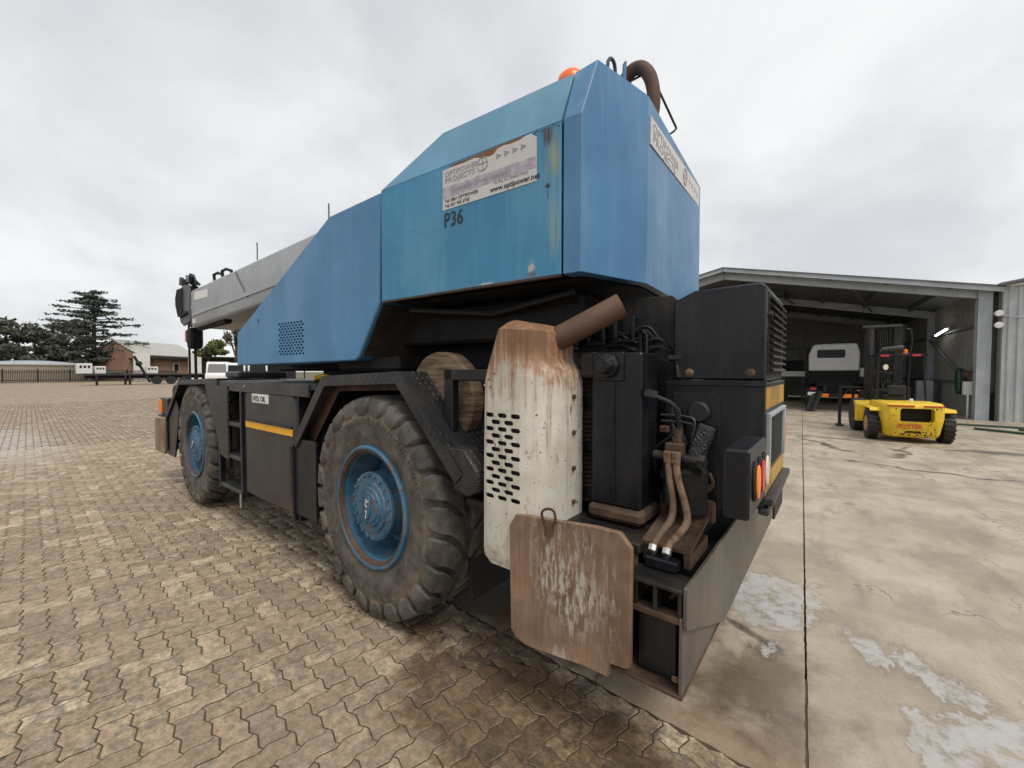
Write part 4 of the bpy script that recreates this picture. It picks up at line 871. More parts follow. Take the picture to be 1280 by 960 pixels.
for u0, z0 in ((-.64, 1.33), (-.47, 1.30), (-.60, 1.12), (-.47, 1.08)):
    b = C(); b.box((u0 - .02, 1.93, z0 - .015), (u0 + .02, 1.995, z0 + .015)); b.build('pipe_clamp', 'rust', o, bevel=.004)
b = C(); b.cyl((-.60, 1.90, 1.00), (-.60, 1.90, 1.22), .03, 12); b.cyl((-.60, 1.90, 1.12), (-.60, 1.90, 1.15), .042, 8); b.build('filter_bowl', 'black_dirty', o)
# far outrigger end
b = C(); b.box((-1.0, 3.3, .43), (-.46, 3.95, .84)); b.build('far_outrigger_box', 'black', CR, bevel=.006)
# bracket that holds the timber blocks
b = C(); b.box((-1.755, 1.585, 1.16), (-1.685, 1.64, 1.61)); b.box((-1.755, 1.585, 1.548), (-1.40, 1.64, 1.61)); b.box((-1.755, 1.585, 1.10), (-1.40, 1.98, 1.158)); b.build('timber_bracket', 'black', CR, bevel=.006)

# ------------------------------------------------------------------ upper works (world axes)
BY = 1.70; CRE = 2.74; TOPZ = 3.02; INY = 1.82
def sheet(name, pts, fs, mat, thick=.004, parent=CR, bevel=.0, label=None):
    b = MB(); b.add(pts, fs); o = b.build(name, mat, parent, label=label, sharp=12); return o
# front cover: closed block behind its side face
FP = [(-2.215, 2.735), (-2.79, 2.705), (-2.935, 2.632), (-4.315, 1.955), (-4.335, 1.655), (-2.50, 1.672), (-2.45, 1.70), (-2.235, 2.035)]
b = MB(); b.prism(FP, 1, BY, BY + .50); fc = b.build('front_cover', 'blue_front', CR, bevel=.008, label='blue sloping front cover with a grid of vent holes')
ct = MB(); vent = []
for r_ in range(12):
    z = 1.985 - r_ * .0225
    for k in range(8):
        x = -3.53 + k * .0485 + (.024 if r_ % 2 else 0)
        if x > -3.165: continue
        ct.prism([(x + .0185 * math.cos(a), z + .0098 * math.sin(a)) for a in [i * math.pi / 4 for i in range(8)]], 1, BY - .05, BY + .07)
cut(fc, ct)
b = MB(); b.box((-3.585, BY + .012, 1.70), (-3.13, BY + .016, 2.02)); b.build('vent_shade_plate', 'ink', fc)  # dark plate set in the solid cover, imitating shade inside the holes
b = MB(); b.prism([(-3.90, 2.055), (-3.888, 2.055), (-3.888, 2.02), (-3.90, 2.02)], 1, BY - .003, BY + .002); b.build('latch_slot', 'ink', fc)
# perforated back wall under the middle
b = MB(); b.add([(-2.245, BY + .03, 2.03), (-2.455, BY + .03, 1.705), (-2.40, 2.9, 1.705), (-2.20, 2.9, 2.03), (-2.235, BY + .03, 2.035), (-2.44, BY + .03, 1.70), (-2.38, 2.9, 1.70), (-2.18, 2.9, 2.035)], [(0, 1, 2, 3), (4, 7, 6, 5), (0, 4, 5, 1), (1, 5, 6, 2), (2, 6, 7, 3)])
def mesh_mat():
    mt = paint('rusty_perforated_sheet', (.035, .024, .019), .7, .4, .35, .25, 0, None, 0)
    nt = mt.node_tree; bs = nt.nodes['Principled BSDF']; src = bs.inputs['Base Color'].links[0].from_socket
    pos = node(nt, 'ShaderNodeTexCoord').outputs['Object']
    v = node(nt, 'ShaderNodeTexVoronoi', {'Vector': mapping(nt, pos, (1, 1, 1)), 'Scale': 75., 'Randomness': 0.}).outputs[0]
    nt.links.new(mixc(nt, ramp(nt, v, .38, .30), src, (.004, .004, .004)), bs.inputs['Base Color']); return mt
M['mesh'] = mesh_mat(); b.build('perforated_wall', 'mesh', CR)
b = MB(); b.box((-2.9, BY + .12, 1.60), (-2.2, 2.7, 1.70)); b.box((-4.6, 2.2, 1.60), (-1.5, 3.6, 2.2)); b.box((-2.6, 2.0, 1.78), (-.95, 3.5, 2.02)); b.build('turntable_frame', 'soot', CR, bevel=.02)
b = MB()
for y in (1.85, 2.05, 2.3): b.tube([(-2.1, y, 2.0), (-1.5, y + .1, 1.94), (-.95, y + .05, 2.0)], .018, 8)
b.build('underside_hoses', 'rubber', CR)
# middle housing: side panel, slanted shoulder, roof
YF = 3.55
b = MB()
P = [(-2.205, BY, 2.045), (-.915, BY, 2.045), (-.915, BY, CRE), (-2.205, BY, CRE)]
b.box((-2.207, BY, 2.045), (-.917, BY + .02, CRE)); b.build('side_panel', 'blue', CR, bevel=.004, label='faded blue side panel with rust runs and torn sticker')
b = MB(); sh = [(-2.207, BY + .001, CRE + .002), (-.917, BY + .001, CRE + .002), (-.915, INY, TOPZ), (-1.775, INY, TOPZ)]
b.add(sh + [(x, y + .02, z - .01) for x, y, z in sh], [(0, 1, 2, 3), (4, 7, 6, 5), (0, 4, 5, 1), (1, 5, 6, 2), (2, 6, 7, 3), (3, 7, 4, 0)]); b.build('shoulder_panel', 'blue_top', CR, bevel=.003)
b = MB(); b.prism([(-2.20, 2.74), (-1.775, TOPZ - .002), (-.915, TOPZ - .002), (-.915, 2.05), (-2.20, 2.05)], 1, INY + .022, YF); b.build('housing_body', 'blue_top', CR, bevel=.004)
b = MB(); b.box((-2.19, BY + .022, 2.05), (-.92, INY + .02, 2.70)); b.build('inner_frame', 'soot', CR)
b = MB(); b.box((-2.207, BY - .001, 2.038), (-.917, BY + .03, 2.0445)); b.build('panel_edge', 'rust', CR)
# counterweight with chamfered corners
cw = [(-.905, BY), (-.815, BY), (-.655, 2.13), (-.650, 3.40), (-.80, YF), (-.905, YF)]
def cwring(z, inn=0., sl=0.):
    return [(-.905, BY + inn, z), (-.815 + inn * .10, BY + inn, z), (-.655, 2.13, z), (-.650, 3.40, z), (-.80, YF, z), (-.905, YF, z)]
b = MB(); r0 = cwring(2.045); r1 = cwring(CRE + .003); r2 = [(-.905, INY, TOPZ), (-.790, INY - .005, TOPZ + .01), (-.655, 2.13, 2.985), (-.650, 3.40, 2.985), (-.80, YF, 2.985), (-.905, YF, 3.0)]
n = 6; vs = r0 + r1 + r2
fs = [(i + k * n, (i + 1) % n + k * n, (i + 1) % n + (k + 1) * n, i + (k + 1) * n) for k in range(2) for i in range(n)] + [tuple(range(n - 1, -1, -1)), tuple(range(2 * n, 3 * n))]
b.add(vs, fs); cwo = b.build('counterweight', 'blue_rear', CR, bevel=.003, sharp=10, label='blue counterweight with chamfered corner')
# underside recess of the counterweight
b = MB(); b.add([(-2.15, BY + .06, 2.036), (-.92, BY + .06, 2.036), (-.84, BY + .09, 2.036), (-.70, 2.18, 2.036), (-.70, 3.4, 2.036), (-2.15, 3.4, 2.036)], [(0, 1, 2, 3, 4, 5)]); b.build('underside', 'soot', CR)
# rust wounds and marks on the side panel
o = grp('torn_sticker', (-1.35, BY - .002, 2.5), 'torn white company sticker with faded violet band')
def flat(name, pts, mat, y, parent, t=.0012):
    b = MB(); b.prism(pts, 1, y - t, y); return b.build(name, mat, parent)
flat('glue_patch', [(-1.63, 2.66), (-1.06, 2.66), (-1.048, 2.716), (-1.12, 2.7375), (-1.60, 2.733)], 'glue', BY - .0002, o, .0006)
random.seed(3)
tp = [(-1.662, 2.716), (-1.60, 2.72), (-1.50, 2.717), (-1.43, 2.721), (-1.38, 2.708), (-1.33, 2.700), (-1.30, 2.704), (-1.28, 2.722), (-1.24, 2.728), (-1.20, 2.722), (-1.14, 2.724), (-1.12, 2.731), (-1.075, 2.733), (-1.065, 2.722), (-1.046, 2.708)]
flat('sticker_sheet', [(-1.662, 2.497), (-1.046, 2.503)] + tp[::-1], 'sticker', BY - .001, o)
vb = [(-1.66 + i * .61 / 24, 2.622 + (-.006 + .008 * random.random())) for i in range(25)]
flat('violet_band', [(-1.66, 2.560), (-1.048, 2.568)] + vb[::-1], 'violet', BY - .0024, o, .0005)
T = lambda nm, s, sz, x, z, mt, sx=1., bold=0.: text(nm, s, sz, (x, BY - .0032, z), (R(90), 0, 0), mt, o, sx=sx, bold=bold)
T('lettering', 'OPTIPOWER', .038, -1.645, 2.676, 'grey_ink', 1.12); T('lettering', 'PROJECTS', .038, -1.645, 2.642, 'grey_ink', 1.30)
T('lettering', 'Tel: 0861 OPTIPOWER', .026, -1.645, 2.535, 'ink', .95); T('lettering', 'Tel: 021 945 6745', .026, -1.645, 2.508, 'ink', .95)
T('lettering', 'www.optipower.net', .037, -1.325, 2.515, 'ink', .98, .0005); T('lettering', 'Co. Reg. No. 2000/021770/07', .017, -1.30, 2.552, 'grey_ink')
T('lettering', 'Sustainable Power Solutions', .034, -1.60, 2.585, 'grey_ink', 1.05, .0006)
b = MB(); b.tube([(-1.375 + .034 * math.cos(R(a)), BY - .003, 2.675 + .034 * math.sin(R(a))) for a in range(0, 361, 15)], .0024, 5); b.bar((-1.41, BY - .003, 2.678), (-1.34, BY - .003, 2.678), .004, .002, (0, 1, 0)); b.bar((-1.375, BY - .003, 2.645), (-1.375, BY - .003, 2.706), .004, .002, (0, 1, 0)); b.build('round_emblem', 'grey_ink', o)
for i, x in enumerate((-1.285, -1.235, -1.185, -1.135)):
    flat('arrow_mark', [(x, 2.672), (x + .032, 2.686), (x, 2.70)], 'grey_ink', BY - .0025, o)
text('fleet_number', 'P36', .112, (-1.655, BY - .002, 2.402), (R(90), 0, 0), 'ink', CR, sx=.86, bold=.0012)
# rear sticker
o = grp('rear_sticker', (-.652, 2.75, 2.8), 'narrow white sticker along the top of the counterweight back')
b = MB(); b.prism([(2.155, 2.755), (3.355, 2.825), (3.355, 2.965), (2.155, 2.895)], 0, -.6545, -.6485); b.build('sticker_sheet', 'sticker', o)
for s_, y, z, sx in (('OPTIPOWER', 2.19, 2.838, 1.45), ('PROJECTS', 2.19, 2.785, 1.6)): text('lettering', s_, .065, (-.6476, y, z), (R(90), 0, R(90)), 'redtext' if 0 else 'grey_ink', o, sx=sx)
b = MB(); b.tube([(-.648, 2.90 + .05 * math.cos(R(a)), 2.87 + .05 * math.sin(R(a))) for a in range(0, 361, 20)], .004, 5); b.bar((-.648, 2.84, 2.87), (-.648, 2.96, 2.87), .006, .002, (1, 0, 0)); b.bar((-.648, 2.90, 2.81), (-.648, 2.90, 2.93), .006, .002, (1, 0, 0)); b.build('round_emblem', 'grey_ink', o)
for y in (3.02, 3.10, 3.18, 3.26):
    b = MB(); b.prism([(y, 2.865), (y + .04, 2.885), (y, 2.905)], 0, -.6485, -.6472); b.build('arrow_mark', 'grey_ink', o)
# roof furniture
b = MB(); b.lathe([(0, .07), (.02, .075), (.055, .066), (.08, .04), (.088, .005)], (-.975, 1.915, TOPZ), 2, 20); b.build('beacon', 'orange_beacon', CR)
b = MB(); b.tube([(-.80, 1.95, TOPZ - .05), (-.80, 1.95, 3.10), (-.795, 1.975, 3.135), (-.79, 2.01, 3.135), (-.79, 2.03, 3.10), (-.79, 2.03, TOPZ - .05)], .009, 8, smooth=1); b.build('lifting_eye', 'tank', CR)
b = MB(); b.tube([(-.92, 2.35, 2.95), (-.90, 2.35, 3.16), (-.86, 2.35, 3.27), (-.80, 2.35, 3.31), (-.74, 2.35, 3.28), (-.70, 2.35, 3.19), (-.69, 2.35, 3.06), (-.72, 2.35, 2.93)], .036, 14, smooth=2); b.build('roof_exhaust', 'pipe_rust', CR, sharp=60)
b = MB(); b.bar((-.855, 2.30, 2.96), (-.845, 2.31, 3.33), .03, .012); b.build('roof_bracket', 'blue_rear', CR)
b = MB(); b.tube([(-.86, 2.28, 2.98), (-.84, 2.32, 3.22), (-.75, 2.40, 3.29), (-.725, 2.42, 3.275), (-.66, 2.68, 3.10), (-.655, 2.70, 3.085), (-.72, 2.70, 3.06), (-.76, 2.70, 2.97)], .0065, 6, smooth=1); b.build('grab_rail', 'black', CR)
# aerials
for p, q in (((-4.10, 2.5, 3.10), (-4.10, 2.5, 3.36)), ((-5.72, 2.5, 3.02), (-5.72, 2.5, 3.24))):
    b = MB(); b.cyl(p, q, .008, 6); b.build('boom_guide_rod', 'boom_dark', CR)

# ------------------------------------------------------------------ boom
def bz(x): return 3.115 + (x + 4.43) * .062          # top line, falling towards the front
b = MB(); Y0, Y1 = 2.5, 3.12
def boomsec(x0, x1, y0, y1, drop, h, ch):
    b = MB(); vs = []
    for x in (x0, x1):
        t = bz(x) - drop
        vs += [(x, y0, t - h + ch), (x, y0, t - .03), (x, y0 + .03, t), (x, y1 - .03, t), (x, y1, t - .03), (x, y1, t - h + ch), (x, y1 - ch, t - h), (x, y0 + ch, t - h)]
    b.add(vs, [tuple(range(7, -1, -1)), tuple(range(8, 16))] + [(i, (i + 1) % 8, 8 + (i + 1) % 8, 8 + i) for i in range(8)]); return b
bo = boomsec(-8.0, -1.7, Y0, Y1, 0, .595, .03).build('boom_base_section', 'boom', CR, bevel=.006)
b = MB(); b.bar((-7.95, Y0 - .006, bz(-7.95) - .40), (-4.2, Y0 - .006, bz(-4.2) - .40), .014, .05); b.build('stiffener_bar', 'boom', bo)
b = MB(); b.bar((-6.35, Y0 - .004, bz(-6.35) - .05), (-6.0, Y0 - .004, bz(-6.0) - .44), .012, .02); b.build('weld_strip', 'boom_dark', bo)
bi = boomsec(-8.12, -7.9, Y0 + .04, Y1 - .04, .045, .51, .03).build('boom_inner_section', 'boom', CR, bevel=.006)
b = MB(); b.box((-7.86, Y0 - .004, bz(-7.6) - .20), (-7.34, Y0 + .002, bz(-7.6) - .08)); b.build('white_panel', 'white_label', bo)
b = MB(); b.box((-7.95, Y0 - .004, bz(-7.6) - .56), (-7.84, Y0 + .002, bz(-7.6) - .49)); b.build('warning_label', 'white_label', bo)
hd = grp('boom_head', (-8.2, 2.8, 2.6))
for y in (Y0 - .02, Y1 - .02):
    b = MB(); b.prism([(-8.04, 2.98), (-8.30, 3.0), (-8.52, 2.86), (-8.55, 2.66), (-8.42, 2.40), (-8.30, 2.34), (-8.02, 2.40)], 1, y, y + .03); b.build('cheek_plate', 'boom_dark', hd, bevel=.004)
for (x, z, r_) in ((-8.40, 2.86, .17), (-8.38, 2.48, .15)):
    for y in (2.62, 2.80, 2.98):
        b = MB(); b.lathe([(0, r_), (.02, r_ - .03), (.04, r_ - .03), (.06, r_)], (x, y, z), 1, 24); b.build('sheave', 'soot', hd)
for i in range(14):
    x, z = random.uniform(-8.5, -8.05), random.uniform(2.95, 3.1); b = MB(); b.bar((x, Y0 + .02 + .04 * (i % 4), z - .05), (x + random.uniform(-.08, .08), Y0 + .03, z + random.uniform(.02, .1)), .05, .04); b.build('rope_guide', 'soot' if i % 3 else 'boom_dark', hd)
for i in range(6):
    b = MB(); b.tube([(-8.5 + .04 * i, Y0 - .03, 2.95), (-8.54 + .05 * i, Y0 - .05, 2.75), (-8.48 + .04 * i, Y0 - .03, 2.5)], .012, 6, smooth=1); b.build('cable', 'rubber', hd)
for x in (-8.32, -8.20, -8.10):
    b = MB(); b.lathe([(0, .035), (-.03, .03)], (x, Y0 - .02, 2.52 + .15 * (x + 8.2)), 1, 8); b.build('head_pin', 'soot', hd)
b = MB(); b.cyl((-8.0, 2.62, 2.31), (-6.95, 2.62, 2.35), .055, 14); b.build('luff_cylinder', 'soot', CR)
hk = grp('hook_block', (-8.2, 2.75, 2.0))
b = MB(); b.prism([(-8.62, 1.98), (-8.46, 1.98), (-8.42, 2.06), (-8.42, 2.34), (-8.64, 2.34), (-8.66, 2.1)], 1, 2.62, 2.80); b.build('block_body', 'soot', hk, bevel=.03)
b = MB(); b.box((-8.76, 2.63, 2.10), (-8.665, 2.78, 2.31)); b.build('red_marker', 'red', hk, bevel=.02)
b = MB(); b.cyl((-8.84, 2.72, 2.5), (-8.84, 2.72, 1.25), .018, 8); b.cyl((-8.56, 2.72, 2.02), (-8.56, 2.72, 1.25), .022, 8); b.build('tie_down_rope', 'soot', hk)
b = MB(); b.tube([(-8.56, 2.72, 1.5), (-8.56, 2.72, 1.25), (-8.48, 2.72, 1.16), (-8.56, 2.72, 1.06), (-8.66, 2.72, 1.14)], .03, 8, smooth=1); b.build('hook', 'soot', hk)
for x, z in ((-7.05, 2.985), (-7.35, 2.97)):
    b = MB(); b.tube([(x, 2.6, z), (x - .02, 2.6, z + .10), (x + .12, 2.6, z + .11), (x + .30, 2.6, z + .06), (x + .3, 2.6, z)], .022, 6); b.build('rope_roller_bracket', 'soot', bo)
# cab mirror stalk ahead of the cover
b = MB(); b.tube([(-4.34, 1.95, 1.78), (-4.44, 1.95, 1.79), (-4.46, 1.95, 1.84), (-4.46, 1.95, 2.12)], .016, 8, smooth=1); ms = b.build('work_lamp_stalk', 'rubber', CR)
b = MB(); b.lathe([(0, .03), (.03, .055), (.09, .05), (.11, .02)], (-4.46, 1.95, 2.03), 2, 14); b.cyl((-4.46, 1.95, 2.1), (-4.46, 1.95, 2.22), .022, 8); b.build('work_lamp', 'rubber', ms)
b = MB(CH); b.box((-3.42, 1.75, 1.51), (-3.15, 2.0, 1.57)); b.build('tool_tray', 'black', CR, bevel=.01)
b = MB(CH); b.tube([(-3.45, 1.70, 1.545), (-3.25, 1.66, 1.56), (-3.12, 1.65, 1.54)], .022, 8); b.build('orange_strap', 'yellow_tape', CR)

# ------------------------------------------------------------------ timber blocks carried behind the mudguard
def timber(name, c, r, t, label):
    loc = CH(c); mb = MB(CH); pts = []
    for k in range(26):
        a = 2 * math.pi * k / 26; rr = r * (1 + random.uniform(-.012, .012)); pts.append((c[0] + rr * math.cos(a), c[2] + rr * math.sin(a)))
    mb.prism(pts, 1, c[1], c[1] + t); return mb.build(name, 'wood', None, origin=loc, bevel=.012, label=label, cat='timber block')
timber('timber_block', (-1.90, 1.68, 1.435), .285, .10, 'round weathered timber outrigger pad between mudguard and white heat shield')


# ------------------------------------------------------------------ open shed and neighbour
def corrug(mb, p0, p1, z0, z1, nrm, pitch=.19, d=.03):
    """vertical corrugated sheet between two plan points; z1 may be a function of the run 0..1"""
    p0, p1 = Vector((*p0, 0)), Vector((*p1, 0)); L = (p1 - p0).length; n = max(2, int(L / pitch)); nv = Vector((*nrm, 0))
    pts = []
    for i in range(n):
        for t, o in ((0, 0), (.45, 0), (.58, 1), (.87, 1)): pts.append(((i + t) / n, o))
    pts.append((1, 0)); f = z1 if callable(z1) else (lambda t: z1)
    vs = []
    for t, o in pts:
        q = p0.lerp(p1, t) + nv * d * o; vs += [(q.x, q.y, z0), (q.x, q.y, f(t))]
    return mb.add(vs, [(2 * i, 2 * i + 2, 2 * i + 3, 2 * i + 1) for i in range(len(pts) - 1)])
SX0, SX1, SXR, SY0, SY1 = -10.4, 4.82, -2.8, 19.9, 32.6; EZ, RZ = 4.30, 5.93
def rz(x): return EZ + (RZ - EZ) * ((SX1 - x) / (SX1 - SXR) if x > SXR else (x - SX0) / (SXR - SX0))
SHD = empty('open_shed', (-2.8, 26, 0), 'open fronted steel portal shed with grey fascia behind the crane', 'shed')
for y in (SY0, 26.3, SY1 - .25):
    for x in (SX0, SX1):
        b = MB(); b.box((x - .16, y - .15, 0), (x + .16, y - .13, rz(x) - .05)); b.box((x - .16, y + .13, 0), (x + .16, y + .15, rz(x) - .05)); b.box((x - .012, y - .13, 0), (x + .012, y + .13, rz(x) - .05))
        b.build('column', 'galv', SHD)
    for x0, x1 in ((SX1 + .16, SXR), (SX0 - .16, SXR)):
        b = MB(); b.bar((x0, y, rz(min(max(x0, SX0), SX1)) - .22), (x1, y, rz(x1) - .22), .16, .34); b.build('rafter', 'galv', SHD, bevel=.01)
b = MB()
for xa, xb in ((SX1 + .35, SXR), (SX0 - .35, SXR)):
    za, zb = rz(SX1) - .07, RZ
    b.add([(xa, SY0 - .45, za), (xb, SY0 - .45, zb), (xb, SY1 + .2, zb), (xa, SY1 + .2, za), (xa, SY0 - .45, za + .05), (xb, SY0 - .45, zb + .05), (xb, SY1 + .2, zb + .05), (xa, SY1 + .2, za + .05)],
          [(0, 1, 2, 3), (4, 7, 6, 5), (0, 4, 5, 1), (2, 6, 7, 3), (0, 3, 7, 4), (1, 5, 6, 2)])
b.build('roof_sheet', 'shed_roof', SHD)
b = MB()
for s_ in (1, -1):
    x0 = SX1 + .33 if s_ > 0 else SX0 - .33; b.bar((x0, SY0 - .40, EZ - .13), (SXR, SY0 - .40, RZ - .05), .04, .17)
b.build('fascia', 'galv', SHD)
for x in (4.0, 2.4, .8, -.8, -2.4, -4.5, -6.5, -8.5):
    b = MB(); b.box((x - .04, SY0 - .3, rz(x) - .15), (x + .04, SY1, rz(x) - .06)); b.build('purlin', 'shed_roof', SHD)
for x in (1.5, -1.6):
    b = MB(); b.bar((x, SY0, rz(x) - .3), (x + 1.2, 26.3, rz(x + 1.2) - .3), .06, .06); b.build('roof_brace', 'shed_roof', SHD)
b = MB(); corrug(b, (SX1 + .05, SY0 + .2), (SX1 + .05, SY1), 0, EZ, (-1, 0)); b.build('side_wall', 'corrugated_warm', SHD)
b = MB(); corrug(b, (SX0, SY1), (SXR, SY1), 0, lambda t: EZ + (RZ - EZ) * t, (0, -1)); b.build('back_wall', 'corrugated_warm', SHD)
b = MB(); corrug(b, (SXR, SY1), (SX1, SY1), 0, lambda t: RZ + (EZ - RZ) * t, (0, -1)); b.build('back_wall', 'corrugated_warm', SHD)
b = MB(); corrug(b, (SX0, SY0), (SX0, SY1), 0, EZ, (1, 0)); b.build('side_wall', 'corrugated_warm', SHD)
for z in (1.15, 3.1):
    b = MB(); b.box((SX1 - .08, SY0 + .2, z), (SX1 + .01, SY1 - .3, z + .09)); b.build('wall_girt', 'shed_roof', SHD)
b = MB(); b.box((SX0, SY1 - .10, 3.0), (SX1, SY1 - .04, 3.1)); b.build('wall_girt', 'shed_roof', SHD)
b = MB(); b.bar((SX1 - .12, 26.1, 3.0), (SX1 - .12, 21.0, 1.2), .06, .06); b.build('wall_brace', 'shed_roof', SHD)
# neighbour: corrugated gable rising to the right
NB = empty('corrugated_building', (12, 22, 0), 'grey corrugated building at the right edge beside the open shed', 'building')
b = MB(); corrug(b, (5.15, 19.55), (20, 19.55), 0, lambda t: 4.28 + 2.64 * t, (0, -1), .20, .035); b.build('gable_wall', 'corrugated', NB)
b = MB(); corrug(b, (4.98, 20.05), (5.15, 20.05), 0, 4.26, (0, -1)); corrug(b, (5.15, 20.05), (5.15, 19.55), 0, 4.26, (-1, 0)); b.build('link_wall', 'corrugated_warm', NB)
b = MB(); b.add([(5.02, 19.3, 4.27), (20.2, 19.3, 6.98), (20.2, 30, 6.98), (5.02, 30, 4.27), (5.02, 19.3, 4.35), (20.2, 19.3, 7.06), (20.2, 30, 7.06), (5.02, 30, 4.35)], [(0, 1, 2, 3), (4, 7, 6, 5), (0, 4, 5, 1), (1, 5, 6, 2), (2, 6, 7, 3), (3, 7, 4, 0)]); b.build('roof_sheet', 'shed_roof', NB)
b = MB(); b.tube([(5.0, 19.7, 4.27), (5.5, 19.45, 4.30), (5.9, 19.35, 4.36)], .05, 8); b.build('gutter', 'white_paint', NB)
b = MB(); b.box((5.02, 19.85, 0), (5.13, 19.9, .9)); b.build('drain_pipe', 'soot', NB)
b = MB(); b.box((5.9, 19.49, .9), (9, 19.51, .94)); b.build('conduit', 'galv', NB)
FL = empty('flood_light', (5.05, 19.7, 3.25), 'small flood lights on an arm outside the shed column', 'lamp')
b = MB(); b.tube([(5.0, 19.75, 3.45), (5.2, 19.5, 3.32), (5.55, 19.4, 3.25)], .02, 6); b.build('arm', 'galv', FL)
for z in (3.42, 3.05):
    b = MB(); b.lathe([(0, .03), (-.06, .09), (-.16, .10), (-.18, .08)], (5.05, 19.62, z), 1, 12); b.build('lamp_head', 'white_paint', FL)
# lit tube on the shed wall
TL = empty('tube_light', (4.66, 23.8, 3.2), 'lit fluorescent tube on the right inner wall of the shed', 'lamp')
M['tube'] = plain('lit_tube', (1, 1, .95), .5, emit=6.)
b = MB(); b.cyl((4.60, 23.05, 3.24), (4.60, 24.6, 3.10), .035, 10); b.build('tube', 'tube', TL)
b = MB(); b.bar((4.67, 23.0, 3.26), (4.67, 24.65, 3.12), .06, .09); b.build('batten', 'white_paint', TL)
HC = empty('hose_coil', (4.6, 20.7, 1.1), 'coiled dark hose and fittings hung on the shed wall', 'hose')
b = MB()
for k in range(7):
    r_ = .26 + .02 * (k % 3); b.tube([(4.62 - .03 * k, 20.75 + r_ * .8 * math.cos(a), 1.25 + r_ * 1.5 * math.sin(a)) for a in [i * math.pi / 10 for i in range(21)]], .025, 6)
b.build('hose_loops', 'green_hose', HC)
b = MB(); b.box((4.5, 20.25, 1.4), (4.7, 20.45, 1.62)); b.build('red_valve', 'rust', HC)
b = MB(); b.box((4.5, 20.2, .8), (4.7, 20.42, 1.25)); b.cyl((4.6, 20.2, 0), (4.6, 20.2, .8), .03, 8); b.build('meter_box', 'white_paint', HC, bevel=.02)
# hose lying on the apron
for i, (nm, pts, lab) in enumerate((('garden_hose', [(3.6, 17.6), (4.6, 17.5), (5.8, 17.2), (7.2, 17.4), (7.8, 17.9), (8.6, 18.2)], 'green hose lying along the foot of the corrugated wall'), ('garden_hose', [(3.9, 16.5), (4.9, 15.6), (5.7, 15.4), (5.9, 15.9), (5.2, 16.4), (4.6, 17.0), (6.4, 17.0), (8.2, 17.5)], 'looped green hose on the concrete right of the forklift'))):
    b = MB(); b.tube([(x, y, .035) for x, y in pts], .032, 6, smooth=2); b.build(nm, 'green_hose', None, origin=(pts[0][0], pts[0][1], 0), label=lab, cat='hose', group='hoses on the apron')

# ------------------------------------------------------------------ forklift (local: x right, y forward, rear at y=0)
FK = empty('forklift', (2.05, 12.43, 0), 'chipped yellow counterbalance forklift seen from behind, parked before the shed', 'forklift', rz=R(4)); FK.scale = (.70, 1, 1)
def F(): return MB()
def fb(mb, name, mat, bevel=0., parent=None, sharp=35):
    o = mb.build(name, mat, None, origin=(0, 0, 0), bevel=bevel, sharp=sharp); o.parent = parent or FK; ORG[o.name] = (0, 0, 0); return o
b = F(); W = .80
vs = []
for z, hw, yb_, yc in ((.13, .66, .12, .40), (.20, .70, .06, .38), (.55, .775, .0, .34), (.82, .785, .01, .36), (.885, .745, .06, .40)):
    vs += [(-hw, 1.35, z), (-hw, yc, z), (-hw * .90, yb_ + .12, z), (-hw * .74, yb_, z), (hw * .74, yb_, z), (hw * .90, yb_ + .12, z), (hw, yc, z), (hw, 1.35, z)]
fs = [(k * 8 + i, k * 8 + (i + 1) % 8, (k + 1) * 8 + (i + 1) % 8, (k + 1) * 8 + i) for k in range(4) for i in range(8)] + [tuple(range(7, -1, -1)), tuple(range(32, 40))]
b.add(vs, fs); cwk = fb(b, 'counterweight', 'forklift_yellow', .02)
ct = MB(); ct.prism([(-.35, .52), (-.30, .48), (.40, .48), (.45, .52), (.45, .74), (.40, .78), (-.30, .78), (-.35, .74)], 1, -.2, .30); ct.prism([(-.18, .235), (.16, .235), (.16, .285), (-.18, .285)], 1, -.2, .2)
cut(cwk, ct)
b = F(); b.box((-.40, .24, .46), (.50, .285, .80)); fb(b, 'radiator_grille', 'soot')
for a_, c_ in ((-.66, -.02), (.20, .66)):
    b = F(); b.box((a_ * 1.0, -.006, .822), (c_, .05, .848)); fb(b, 'red_stripe', 'red')
t = text('rear_lettering', 'HYSTER', .145, (-.40, -.008, .335), (R(90), 0, 0), 'redtext', CR, bold=.004, sx=1.12); t.parent = FK; t.data.transform(Matrix.Translation(CR.location))
random.seed(11)
for i in range(90):      # chips and scrapes through the paint
    x, z = random.uniform(-.62, .62), random.choice((random.uniform(.16, .34), random.uniform(.16, .30), random.uniform(.4, .8)))
    if -.38 < x < .48 and .45 < z < .8: continue
    w_, h_ = random.uniform(.008, .035), random.uniform(.006, .022); yy = .045 if z < .3 else .01
    yy = np.interp(z, [.13, .20, .55, .82], [.12, .06, 0, .01]) + (0 if abs(x) < .5 else (abs(x) - .5) * .9)
    b = F(); b.prism([(x + w_ * math.cos(a) * random.uniform(.6, 1.2), z + h_ * math.sin(a) * random.uniform(.6, 1.2)) for a in [k * math.pi / 4 for k in range(8)]], 1, yy - .004, yy + .02); fb(b, 'paint_chip', 'ink')
b = F(); b.prism([(1.35, .25), (1.35, .87), (.5, .90), (2.2, .62), (2.6, .62), (2.6, .25)][0:0] or [(1.30, .22), (1.30, .86), (2.0, .86), (2.1, .60), (2.75, .60), (2.75, .22)], 0, -.52, .52); fb(b, 'body', 'forklift_yellow', .02)
